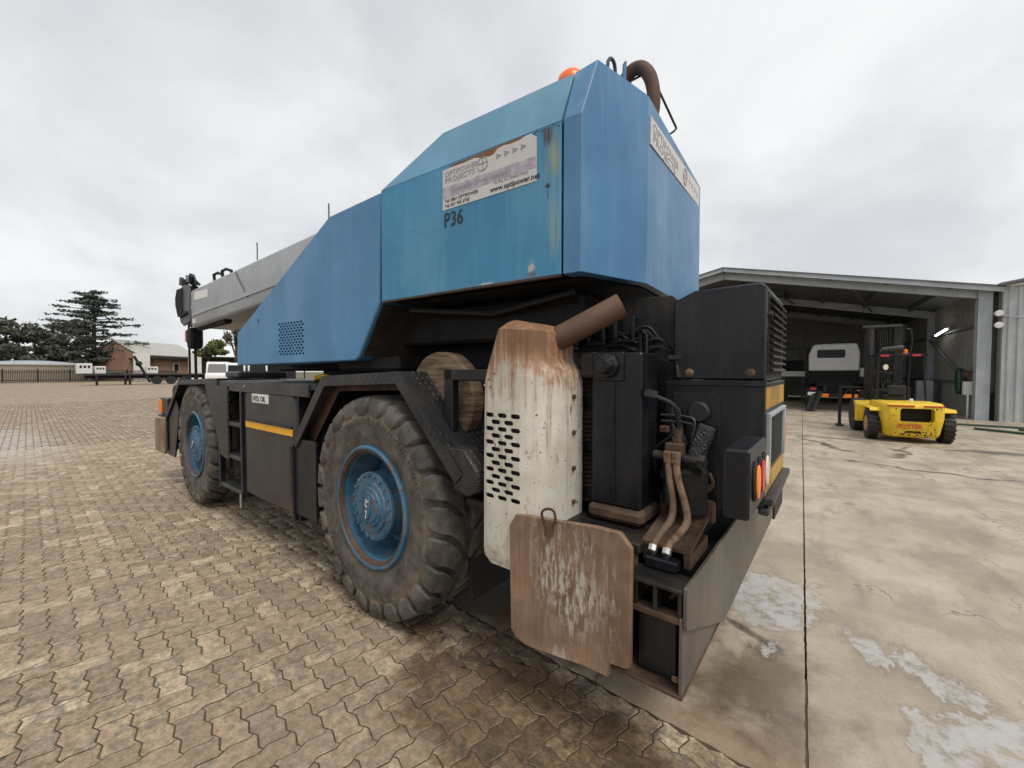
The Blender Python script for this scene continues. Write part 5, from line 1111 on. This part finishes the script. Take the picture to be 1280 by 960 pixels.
for x0, x1 in ((-1.06, -.52), (.52, 1.06)):
    b = F(); b.prism([(1.75, .30), (1.72, .60), (1.72, .74), (1.95, .82), (2.5, .82), (2.68, .70), (2.68, .30)], 0, x0, x1); fb(b, 'front_fender', 'forklift_yellow', .015)
t = text('side_lettering', 'H', .22, (-1.0, 1.745, .36), (R(90), 0, 0), 'redtext', CR, bold=.012); t.parent = FK; t.data.transform(Matrix.Translation(CR.location))
for sx in (-1, 1):
    b = F(); x0 = .90 * sx; b.lathe([(-.13, .20), (-.14, .30), (-.12, .345), (-.06, .36), (.06, .36), (.12, .345), (.14, .30), (.13, .20)], (x0, .62, .36), 0, 28); wt_ = fb(b, 'rear_wheel', 'rubber')
    for k in range(22):
        a = k * 2 * math.pi / 22
        b = F(); b.bar((x0 - .13, .62 + .355 * math.cos(a), .36 + .355 * math.sin(a)), (x0 + .13, .62 + .355 * math.cos(a + .12), .36 + .355 * math.sin(a + .12)), .05, .03, (0, math.cos(a), math.sin(a))); fb(b, 'tread_bar', 'rubber', 0, wt_)
    b = F(); b.lathe([(-.145, .18), (.145, .18)], (x0, .62, .36), 0, 20); fb(b, 'rear_rim', 'gold_tape')
    b = F(); b.ribbon([(.25, .70), (.32, .76), (.95, .76), (1.02, .70)], 0, min(.72 * sx, 1.03 * sx), max(.72 * sx, 1.03 * sx), .03); fb(b, 'rear_mudguard', 'forklift_yellow', .005)
    b = F(); b.lathe([(-.2, .25), (-.2, .40), (-.15, .44), (.15, .44), (.2, .40), (.2, .25)], (.88 * sx, 2.3, .44), 0, 28); fb(b, 'front_wheel', 'rubber')
    b = F(); b.bar((.62 * sx * (1 if sx < 0 else 1.05), 1.25, .86), (.60 * sx, 1.18, 1.98), .075, .10, (0, 1, 0)) if sx < 0 else b.bar((.70, 1.30, .86), (.55, 1.18, 1.98), .05, .07, (0, 1, 0)); fb(b, 'guard_post', 'black', .006)
    b = F(); b.bar((.60 * sx, 2.55, .6), (.56 * sx, 2.2, 1.98), .05, .07, (0, 1, 0)); fb(b, 'guard_post', 'black', .006)
    b = F(); b.box((.42 * sx - .13, 2.85, .12), (.42 * sx + .13, 3.05, 2.86)); fb(b, 'mast_channel', 'soot', .01)
    b = F(); b.cyl((.30 * sx, 2.95, .3), (.30 * sx, 2.95, 2.45), .05, 12); fb(b, 'lift_cylinder', 'tank')
b = F(); b.box((-.66, 1.12, 1.97), (.64, 1.18, 2.02)); b.box((-.66, 2.2, 1.97), (.64, 2.26, 2.02)); b.box((-.66, 1.12, 1.972), (-.60, 2.26, 2.018)); b.box((.58, 1.12, 1.972), (.64, 2.26, 2.018))
for k in range(6): b.box((-.5 + k * .19, 1.18, 1.98), (-.47 + k * .19, 2.2, 2.01))
fb(b, 'overhead_guard', 'black')
for x in (-.46, .36):
    b = F(); b.box((x - .10, 1.105, 1.955), (x + .12, 1.13, 2.0)); fb(b, 'tail_lamp', 'red', .005)
for lo_, hi_ in (((-.66, 2.84, 2.80), (.52, 3.04, 2.87)), ((-.5, 2.88, 1.5), (.5, 3.02, 1.6)), ((-.5, 2.88, .4), (.5, 3.02, .52))):
    b = F(); b.box(lo_, hi_); fb(b, 'mast_crossbar', 'tank', .015)
b = F(); b.tube([(-.55, 1.25, 2.07), (-.48, 1.25, 2.11), (.06, 1.25, 2.16)], [.03, .075, .075], 16); fb(b, 'air_cleaner', 'tank')
b = F(); b.lathe([(0, .06), (.08, .06), (.11, .03)], (.12, 1.25, 2.02), 2, 14); fb(b, 'beacon', 'orange_beacon')
b = F(); b.lathe([(0, .07), (.03, .07)], (-.42, 1.10, 1.70), 1, 14); fb(b, 'work_lamp', 'clear')
b = F(); b.cyl((-.45, 2.6, 2.0), (-.45, 2.6, 2.75), .06, 10); b.cyl((-.45, 2.6, 2.5), (-.45, 2.6, 2.56), .075, 10); fb(b, 'intake_stack', 'tank')
b = F(); b.box((-.26, 1.5, .86), (.26, 1.95, 1.0)); b.box((-.24, 1.45, 1.0), (.24, 1.55, 1.25)); fb(b, 'seat', 'rubber', .03)
b = F(); b.tube([(-.05 + .16 * math.cos(a), 2.12 + .05 * math.sin(a), 1.2 + .14 * math.sin(a)) for a in [k * math.pi / 8 for k in range(17)]], .014, 6); b.bar((-.05, 2.3, .8), (-.05, 2.14, 1.2), .04, .04); fb(b, 'steering_wheel', 'rubber')
b = F(); b.box((-.9, 3.1, .35), (.9, 3.16, .45)); b.box((-.9, 3.1, 1.05), (.9, 3.16, 1.15)); b.box((-.9, 3.1, .45), (-.82, 3.16, 1.05)); b.box((.82, 3.1, .45), (.9, 3.16, 1.05)); fb(b, 'fork_carriage', 'soot', .005)
b = F(); b.box((-1.35, 3.0, .05), (-1.25, 3.1, 1.17)); b.box((-1.35, 3.0, 1.10), (-.6, 3.1, 1.17)); b.box((-1.42, 2.9, 0), (-1.18, 3.2, .06)); b.bar((-1.25, 3.05, .85), (-1.0, 3.05, 1.1), .05, .05); fb(b, 'side_shift_frame', 'black', .01)
for x in (-.5, .4):
    b = F(); b.box((x, 3.16, .05), (x + .12, 4.3, .10)); b.box((x, 3.16, .05), (x + .12, 3.22, 1.1)); fb(b, 'fork', 'soot')
b = F(); b.tube([(.66, 2.9, 2.75), (.82, 2.9, 2.72), (.82, 2.9, 2.15), (.7, 2.9, 2.05), (.3, 2.9, 2.1)], .025, 6, smooth=1); fb(b, 'mast_hose', 'rubber')
b = F(); b.box((.10, .7, .88), (.18, .78, .96)); fb(b, 'radiator_cap', 'white_label', .01)

for x in (-.18, .18):
    b = F(); b.box((x - .02, 2.86, .6), (x + .02, 2.89, 2.8)); fb(b, 'lift_chain', 'soot')
for k in range(4):
    b = F(); b.tube([(-.12 + .07 * k, 2.84, .9), (-.16 + .09 * k, 2.80, 1.6), (-.12 + .07 * k, 2.84, 2.4), (-.1 + .06 * k, 2.9, 2.75)], .018, 6, smooth=1); fb(b, 'mast_hose', 'rubber')
for k in range(3):
    b = F(); b.tube([(.30 + .06 * k, 1.9, .9), (.32 + .06 * k, 1.95, 1.22)], .012, 6); fb(b, 'control_lever', 'rubber')
b = F(); b.box((-.5, 2.25, .80), (.5, 2.6, 1.12)); fb(b, 'dashboard', 'soot', .03)
for z0, z1 in ((.25, .42), (1.9, 1.98)):
    b = F(); b.box((-.60, 2.86, z0), (.60, 2.9, z1)); fb(b, 'mast_tie', 'soot')
# ------------------------------------------------------------------ truck standing in the shed
TK = empty('truck', (1.20, 25.6, 0), 'white truck cab with bare chassis backed towards the viewer inside the shed', 'truck')
tk = lambda: MB(lambda p: (p[0] + 1.20, p[1] + 24.3, p[2]))
b = tk(); b.prism([(-.93, 1.62), (.93, 1.62), (.95, 2.4), (.86, 2.82), (.78, 2.88), (-.70, 2.86), (-.78, 2.80), (-.93, 2.4)], 1, 0, 1.7); b.build('cab', 'white_paint', TK, bevel=.05)
b = tk(); b.prism([(-.62, 2.28), (-.58, 2.22), (.38, 2.22), (.42, 2.28), (.42, 2.56), (.38, 2.60), (-.58, 2.60), (-.62, 2.56)], 1, -.012, .02); b.build('rear_window', 'glass', TK)
b = tk(); b.box((-1.0, .05, 1.6), (-.78, .6, 2.72)); b.build('air_intake', 'soot', TK, bevel=.03)
b = tk(); b.box((-.9, .1, 1.0), (.9, 1.6, 1.60)); b.build('engine_bay', 'soot', TK, bevel=.05)
for x in (-.42, .42):
    b = tk(); b.box((x - .05, -3.4, .75), (x + .05, .4, .98)); b.build('chassis_rail', 'soot', TK)
b = tk(); b.box((-.6, -1.6, .9), (.6, -.9, 1.12)); b.build('coupling_plate', 'soot', TK, bevel=.02)
for x in (-.85, .85):
    for y, r_ in ((-2.5, .48), (.8, .48)):
        b = tk(); b.lathe([(-.2, .25), (-.2, .44), (-.15, r_), (.15, r_), (.2, .44), (.2, .25)], (x, y, .48), 0, 24); b.build('wheel', 'rubber', TK)
b = tk(); b.box((-.95, -3.42, .55), (.95, -3.36, .70)); b.build('under_run_bar', 'soot', TK)
for x in (-.55, .35):
    b = tk(); b.box((x - .2, -3.46, .56), (x + .25, -3.43, .70)); b.build('reflective_board', 'amber', TK)
for x in (-.85, -.75, .62, .74, .86):
    b = tk(); b.box((x - .045, -3.46, .85), (x + .045, -3.42, .93)); b.build('tail_lamp', 'red' if x not in (.62,) else 'clear', TK)
b = tk(); b.box((.45, -3.45, .80), (1.0, -3.41, 1.0)); b.build('lamp_board', 'soot', TK)
b = tk(); b.box((-.98, -3.46, .62), (-.72, -3.43, .75)); b.build('number_plate', 'white_label', TK)
b = tk(); b.box((.98, .4, 1.35), (1.5, .8, 1.75)); b.build('side_locker', 'white_paint', TK, bevel=.03)
RM = empty('leaning_ramp', (.45, 20.5, 0), 'steel ramp leaning behind the white truck in the shed', 'ramp')
b = MB(); b.bar((.30, 20.3, 0), (.55, 20.9, .78), .34, .06); b.build('ramp_plate', 'tank', RM); b = MB(); b.bar((.30, 20.22, .02), (.55, 20.82, .80), .05, .09); b.build('ramp_rib', 'soot', RM)
WB = empty('workbench', (-.6, 27.5, 0), 'white edged workbench at the back of the shed left of the truck', 'workbench')
b = MB(); b.box((-2.6, 27.0, 1.32), (.15, 28.0, 1.60)); b.build('bench_top', 'white_paint', WB, bevel=.01)
for x in (-2.5, -.9, -.7, .0):
    b = MB(); b.box((x, 27.05, 0), (x + .25 if x == -.9 else x + .1, 27.9, 1.32)); b.build('leg', 'tank', WB)
b = MB(); b.box((-2.6, 27.6, 1.60), (.1, 27.9, 2.2)); b.build('parts_rack', 'soot', WB)

for i, (x, y, z, w_, h_, mt, nm, lab) in enumerate(((-1.9, 27.2, 1.6, .4, .35, 'tank', 'tool_box', 'grey tool box on the white edged workbench'), (-1.0, 27.2, 1.6, .3, .5, 'rust', 'oil_can', 'rusty oil can on the white edged workbench'), (3.0, 30.5, 0, .6, .9, 'tank', 'oil_drum', 'grey oil drum near the back wall of the shed'), (3.8, 30.2, 0, .6, .9, 'black_dirty', 'oil_drum', 'black oil drum nearest the back corner of the shed'), (4.3, 24.6, 0, .5, 1.2, 'galv', 'steel_cabinet', 'grey steel cabinet against the right shed wall'))):
    b = MB()
    if nm == 'oil_drum': b.lathe([(0, .29), (.3, .29), (.31, .305), (.33, .29), (.58, .29), (.59, .305), (.61, .29), (.9, .29)], (x, y, z), 2, 24)
    elif nm == 'oil_can': b.lathe([(0, .13), (.34, .13), (.40, .05), (.5, .04)], (x, y, z + .003), 2, 16)
    else: b.box((x - w_ / 2, y - .2, z + .003), (x + w_ / 2, y + .2, z + h_)); b.box((x - w_ / 2 + .03, y - .215, z + h_ * .4), (x + w_ / 2 - .03, y - .2, z + h_ * .45))
    b.build(nm, mt, None, origin=(x, y, z), bevel=.012, label=lab, cat=nm.replace('_', ' '))
# ------------------------------------------------------------------ left background
FN = empty('palisade_fence', (-84, 8, 0), 'dark palisade fence along the far edge of the paved yard', 'fence')
for k in range(17):
    y = -24 + k * 3.0; b = MB(); b.box((-84.06, y - .06, 0), (-83.94, y + .06, 1.9)); b.build('post', 'soot', FN)
for z in (.35, 1.45):
    b = MB(); b.box((-83.97, -24, z), (-83.92, 24, z + .07)); b.build('rail', 'soot', FN)
b = MB()
for k in range(320): b.box((-83.92, -24 + k * .15, .1), (-83.90, -24 + k * .15 + .06, 1.78))
b.build('pales', 'soot', FN, kind='stuff')
KB = MB(); KB.box((-83.6, -40, 0), (-83.2, 60, .12)); KB.build('kerb', 'render_wall', None, kind='structure')
RS = empty('reservoir', (-98, 9.9, 0), 'low round reservoir with pale domed roof behind the fence', 'reservoir')
b = MB(); b.lathe([(0, 6.0), (2.35, 6.0), (2.45, 6.1), (2.6, 6.1)], (-98, 9.9, 0), 2, 40); b.build('wall', 'render_wall', RS)
b = MB(); b.lathe([(2.60, 6.05), (2.85, 4.9), (3.08, 3.4), (3.22, 1.8), (3.27, .02)], (-98, 9.9, 0), 2, 40); b.build('dome', 'dome', RS)
b = MB(); b.cyl((-93.5, 7.6, 2.5), (-93.5, 7.6, 3.3), .12, 8); b.cyl((-93.5, 7.6, 3.2), (-92.9, 7.6, 3.3), .1, 8); b.build('vent_pipe', 'white_paint', RS)

BB = empty('brick_building', (-98, 27, 0), 'red brick gabled building with pale sheet roof beyond the yard', 'building')
_bc, _bs = math.cos(R(38)), math.sin(R(38))
def BT(p): x, y = p[0] + 95., p[1] - 22.8; return (-95.5 + x * _bc - y * _bs, 21.6 + x * _bs + y * _bc, p[2])
y0, y1, xa, xb, ez, pk = 22.4, 37., -102., -94.5, 4.6, 7.0; xm = (xa + xb) / 2
b = MB(BT); b.prism([(xa, 0), (xb, 0), (xb, ez), (xm, pk - .1), (xa, ez)], 1, y0, y1); b.build('wall', 'brick', BB)
b = MB(BT)
for x_, s_ in ((xb, 1), (xa, -1)):
    e = x_ + .5 * s_; b.add([(e, y0 - .2, ez - .2), (xm, y0 - .2, pk), (xm, y1 + .2, pk), (e, y1 + .2, ez - .2), (e, y0 - .2, ez - .05), (xm, y0 - .2, pk + .15), (xm, y1 + .2, pk + .15), (e, y1 + .2, ez - .05)], [(0, 3, 2, 1), (4, 5, 6, 7), (0, 1, 5, 4), (2, 3, 7, 6), (0, 4, 7, 3), (1, 2, 6, 5)])
b.build('roof', 'roof_sheet', BB)
b = MB(); b.box((-95.5, 22.6, 0), (-89.5, 33, 3.6)); b.build('lean_to_wall', 'brick', BB)
b = MB(); b.box((-95.5, 20.6, 3.6), (-88.6, 33.3, 3.85)); b.build('canopy', 'soot', BB)
for yy, ww in ((25.2, .8), (28.1, 2.0), (31, 1.4)):
    b = MB(); b.box((-89.52, yy, 1.6), (-89.44, yy + ww, 2.95)); wdw = b.build('window', 'plaster', BB); b = MB(); b.box((-89.45, yy + .08, 1.68), (-89.40, yy + ww - .08, 2.87)); b.build('pane', 'glass', wdw)
b = MB(); b.box((-89.5, 27.3, .1), (-89.3, 33, 1.1)); b.build('low_wall', 'render_wall', BB)
WW = MB(); WW.box((-86.3, 19.2, 0), (-86, 21.2, 4.4)); WW.build('white_screen_wall', 'plaster', None, origin=(-86.1, 20.2, 0), label='white plastered screen wall at the left of the brick building', cat='wall')
WW = MB(); WW.box((-80.3, 24.5, 0), (-80, 26.2, 3.9)); WW.build('white_screen_wall', 'plaster', None, origin=(-80.1, 25.3, 0), label='white plastered wall right of the brick building beside the carport', cat='wall')
CP = empty('carport', (-80, 33, 0), 'dark flat roofed carport behind the white vans', 'carport')
b = MB(); b.box((-85, 26.3, 3.75), (-79.5, 44, 4.0)); b.build('roof', 'soot', CP)
for y in (27, 31, 35, 39, 43):
    b = MB(); b.box((-79.9, y, 0), (-79.7, y + .2, 3.75)); b.build('post', 'tank', CP)
b = MB(); b.box((-85, 26.3, 0), (-84.8, 44, 3.75)); b.build('back_wall', 'tank', CP)

def van(name, loc, rzv, kind, label):
    o = empty(name, loc, label, 'van' if kind == 'van' else 'truck', 'white vehicles parked by the carport', rz=rzv)
    def P(mb, nm, mt, bv=0.):
        q = mb.build(nm, mt, None, origin=(0, 0, 0), bevel=bv); q.parent = o; return q
    if kind == 'van':
        b = MB(); b.prism([(-2.6, .45), (2.3, .45), (2.55, .7), (2.5, 1.25), (1.75, 1.45), (1.2, 2.35), (.9, 2.6), (-2.5, 2.6), (-2.62, 2.2)], 1, -.95, .95); P(b, 'body', 'white_paint', .05)
        b = MB(); b.add([(1.78, -.82, 1.48), (1.78, .82, 1.48), (1.25, .75, 2.33), (1.25, -.75, 2.33)], [(0, 1, 2, 3)]); b.v = [(x + .03, y, z + .03) for x, y, z in b.v]; P(b, 'windscreen', 'glass')
    else:
        b = MB(); b.prism([(.6, .55), (2.3, .55), (2.35, 1.3), (2.2, 2.35), (2.0, 2.5), (.6, 2.5)], 1, -.95, .95); P(b, 'cab', 'white_paint', .05)
        b = MB(); b.add([(2.36, -.8, 1.4), (2.36, .8, 1.4), (2.24, .76, 2.25), (2.24, -.76, 2.25)], [(0, 1, 2, 3)]); P(b, 'windscreen', 'glass')
        b = MB(); b.box((-3.0, -1.0, .85), (.5, 1.0, 1.0)); P(b, 'load_bed', 'tank')
    for s_ in (-1, 1):
        b = MB(); b.prism([(.95, 1.45), (1.7, 1.45), (1.3, 2.15), (.95, 2.15)], 1, .955 * s_ - .01, .955 * s_ + .01); P(b, 'side_window', 'glass')
        for x in (-1.8, 1.6):
            b = MB(); b.lathe([(-.1, .2), (-.1, .36), (.1, .36), (.1, .2)], (x, .86 * s_, .36), 1, 16); P(b, 'wheel', 'rubber')
        b = MB(); b.box((2.3, .62 * s_ - .14, .85), (2.56 if kind == 'van' else 2.36, .62 * s_ + .14, 1.05)); P(b, 'headlamp', 'clear', .02)
van('parked_van', (-52, 18.6, 0), R(-25), 'van', 'white panel van at the left of the white vehicles beyond the crane')
van('parked_truck', (-52.5, 20.4, 0), R(-22), 'truck', 'white truck cab between the van and the other white truck')
van('parked_truck', (-52.5, 22.7, 0), R(-22), 'truck', 'rightmost white truck, half hidden behind the blue crane cover')

TR = empty('flatbed_trailer', (-66, 15.5, 0), 'long dark flatbed trailer standing across the far yard', 'trailer')
b = MB(); b.box((-67.2, 10.2, 1.12), (-64.8, 24.0, 1.32)); b.build('deck', 'tank', TR)
for x in (-66.6, -65.4):
    b = MB(); b.box((x - .1, 10.6, .75), (x + .1, 23.8, 1.12)); b.build('beam', 'soot', TR)
for y in (16.6, 18.0, 19.4, 22.0, 23.2):
    b = MB(); b.lathe([(-.15, .2), (-.15, .5), (.15, .5), (.15, .2)], (-64.95, y, .5), 0, 20); b.build('wheel', 'rubber', TR)
for y in (11.2, 13.6, 14.0):
    b = MB(); b.box((-64.95, y, 0), (-64.8, y + .2, 1.12)); b.build('landing_leg', 'soot', TR)
b = MB(); b.bar((-64.85, 14.5, 3.4), (-64.7, 15.9, .3), .25, .25); b.lathe([(0, .2), (.3, .34), (.6, .2)], (-64.7, 14.9, 2.2), 2, 12); b.build('ramp_strut', 'soot', TR)
for yy, ww, lab in ((9.9, 1.2, 'white cabinet at the left end of the far trailer'), (11.3, .9, 'small white crate on the far trailer beside the cabinet'), (15.8, 1.1, 'white crate on the far trailer right of the dark strut')):
    o = empty('white_crate', (-66, yy + ww / 2, 1.32), lab, 'crate'); h = 1.15 if yy < 10 else .85
    b = MB(); b.box((-66.5, yy, 1.325), (-65.5, yy + ww, 1.32 + h)); b.build('box', 'plaster', o, bevel=.03)
    for k in range(3):
        b = MB(); b.box((-65.5, yy + ww * (.14 + .27 * k), 1.32 + h * .55), (-65.485, yy + ww * (.14 + .27 * k) + ww * .16, 1.32 + h * .8)); b.build('vent', 'soot', o)
gt = MB(); gt.tube([(-65.2, 12.2, 1.42), (-65.2, 13.6, 1.45)], .12, 8); gt.build('green_roll', 'green_hose', None, origin=(-65.2, 12.9, 1.32), label='green rolled sheet lying on the far trailer', cat='roll')

# ------------------------------------------------------------------ trees
def leaves(name, cen, rad, n, size, mat, parent, flat_=0.):
    """n small leaf faces scattered through ellipsoid clumps"""
    cen = np.asarray(cen, float); rad = np.asarray(rad, float); K = len(cen)
    k = rng.choice(K, n, p=(rad.prod(1) ** .6) / (rad.prod(1) ** .6).sum())
    d = rng.normal(size=(n, 3)); d /= np.linalg.norm(d, axis=1)[:, None]; rr = rng.random(n) ** .45
    p = cen[k] + d * rad[k] * rr[:, None] * rng.uniform(.75, 1.15, (n, 1))
    a = rng.normal(size=(n, 3)); a[:, 2] *= (1 - flat_); a /= np.linalg.norm(a, axis=1)[:, None]
    b_ = np.cross(a, rng.normal(size=(n, 3)) * np.array([1, 1, 1 - flat_ * .8]) + np.array([0, 0, .01])); b_ /= np.linalg.norm(b_, axis=1)[:, None]
    s = size * rng.uniform(.5, 1.3, (n, 1)); a *= s; b_ *= s * .6
    v = np.stack([p - a, p - b_, p + a, p + b_], 1).reshape(-1, 3) - np.array(parent.location)
    return np_mesh(name, v, np.arange(n * 4).reshape(-1, 4), 4, mat, parent)
def tree(name, x, y, h, spread, mat, label, n=5000, bare=0., size=.32, group='trees beyond the yard', low=.22, seed=1):
    random.seed(seed); o = empty(name, (x, y, 0), label, 'tree', group)
    t = MB(); t.tube([(x, y, 0), (x + .1, y, h * .3), (x + .2, y + .1, h * .62), (x + .2, y, h * .9)], [h * .028, h * .022, h * .014, .03], 8)
    cen, rad = [], []
    for i in range(15):
        a = random.uniform(0, 6.28); z = h * random.uniform(low, .95); r_ = spread * math.sqrt(max(.05, 1 - ((z / h - .5) / .55) ** 2)) * random.uniform(.35, 1)
        e = (x + r_ * math.cos(a), y + r_ * math.sin(a), z)
        t.tube([(x + .1, y, z * .55), ((x + e[0]) / 2, (y + e[1]) / 2, z * .85), e], [h * .010, h * .007, .02], 5); cen.append(e); rad.append((spread * random.uniform(.25, .42), spread * random.uniform(.25, .42), h * random.uniform(.07, .13)))
        for q in range(int(3 + bare * 7)):
            e2 = (e[0] + random.uniform(-1, 1) * spread * .35, e[1] + random.uniform(-1, 1) * spread * .35, e[2] + random.uniform(-.02, .16) * h); t.tube([e, e2], [.035, .012], 4)
    t.build('trunk', 'bark', o); leaves('crown', cen, rad, n, size, mat, o); return o
def cedar(x, y, h, spread):
    random.seed(5); o = empty('cedar_tree', (x, y, 0), 'tall dark cedar with flat layered branches standing over the yard', 'tree', 'trees beyond the yard')
    t = MB(); t.tube([(x, y, 0), (x, y, h * .45), (x + .1, y + .2, h * .8), (x, y, h * .98)], [.38, .30, .17, .04], 10); cen, rad = [], []
    for i in range(64):
        z = h * (.20 + .76 * (i / 63)); a = i * 2.4 + random.uniform(-.3, .3)
        L = spread * (1.02 - .70 * max(0, (z / h - .30) / .68) ** 1.6) * random.choice((.35, .6, .8, 1., 1.08))
        if z < h * .3: L *= .8
        dx, dy = math.cos(a), math.sin(a); rise = random.uniform(.02, .20) * L
        pts = [(x + dx * L * f, y + dy * L * f, z + rise * f - (.10 * L * max(0, f - .6))) for f in (0, .35, .7, 1.)]
        t.tube(pts, [.10, .07, .045, .015], 5)
        for f in np.linspace(.28, 1.02, 7):
            if random.random() < .12: continue
            cx_, cy_ = x + dx * L * f, y + dy * L * f; cen.append((cx_ + random.uniform(-.4, .4), cy_ + random.uniform(-.4, .4), z + rise * f - .10 * L * max(0, f - .6) + .08)); rad.append((random.uniform(.6, 1.25), random.uniform(.6, 1.25), random.uniform(.16, .36)))
    t.build('trunk', 'bark', o); leaves('crown', cen, rad, 9500, .21, 'cedar', o, .4)
cedar(-100, 17.2, 15.3, 6.5)
tree('bare_tree', -108, 8.2, 10.2, 4.6, 'leaf_grey', 'grey half bare tree at the left edge behind the reservoir', 4200, 1., seed=2)
tree('bare_tree', -110, 3.8, 8.5, 4.0, 'leaf_grey', 'lower grey tree at the far left edge', 3200, 1., seed=9)
tree('bushy_tree', -106, 12.6, 8.8, 4.4, 'leaf_dark', 'dark bushy tree left of the cedar', 4200, .4, seed=3)
tree('bushy_tree', -112, 15.2, 10.5, 4.2, 'leaf_grey', 'pale green tree rising behind the dark bushy tree', 5200, .7, seed=4)
tree('bushy_tree', -103, 9.6, 6.0, 4.0, 'leaf_dark', 'low dark shrubby tree behind the reservoir dome', 4200, .2, low=.1, seed=6)
tree('bushy_tree', -99, 14.0, 5.6, 3.4, 'leaf_dark', 'dark shrubby tree at the foot of the cedar on its left', 4200, .2, low=.1, seed=7)
tree('bushy_tree', -101, 20.9, 6.0, 3.4, 'leaf_dark', 'dark shrubby tree between the cedar and the brick building', 4200, .2, low=.1, seed=8)
tree('leafy_tree', -112, 38.2, 8.8, 4.4, 'leaf_light', 'light green tree over the roofs behind the hook block', 6500, .5, seed=12)
tree('leafy_tree', -112, 46.5, 9.0, 4.4, 'leaf_light', 'light green tree behind the carport roof, half hidden by the crane', 5000, .5, seed=13)
tree('bare_tree', -76, 29.6, 10.8, 2.0, 'leaf_grey', 'tall narrow half bare tree beside the blue crane cover', 1800, 1., size=.2, low=.1, seed=14)
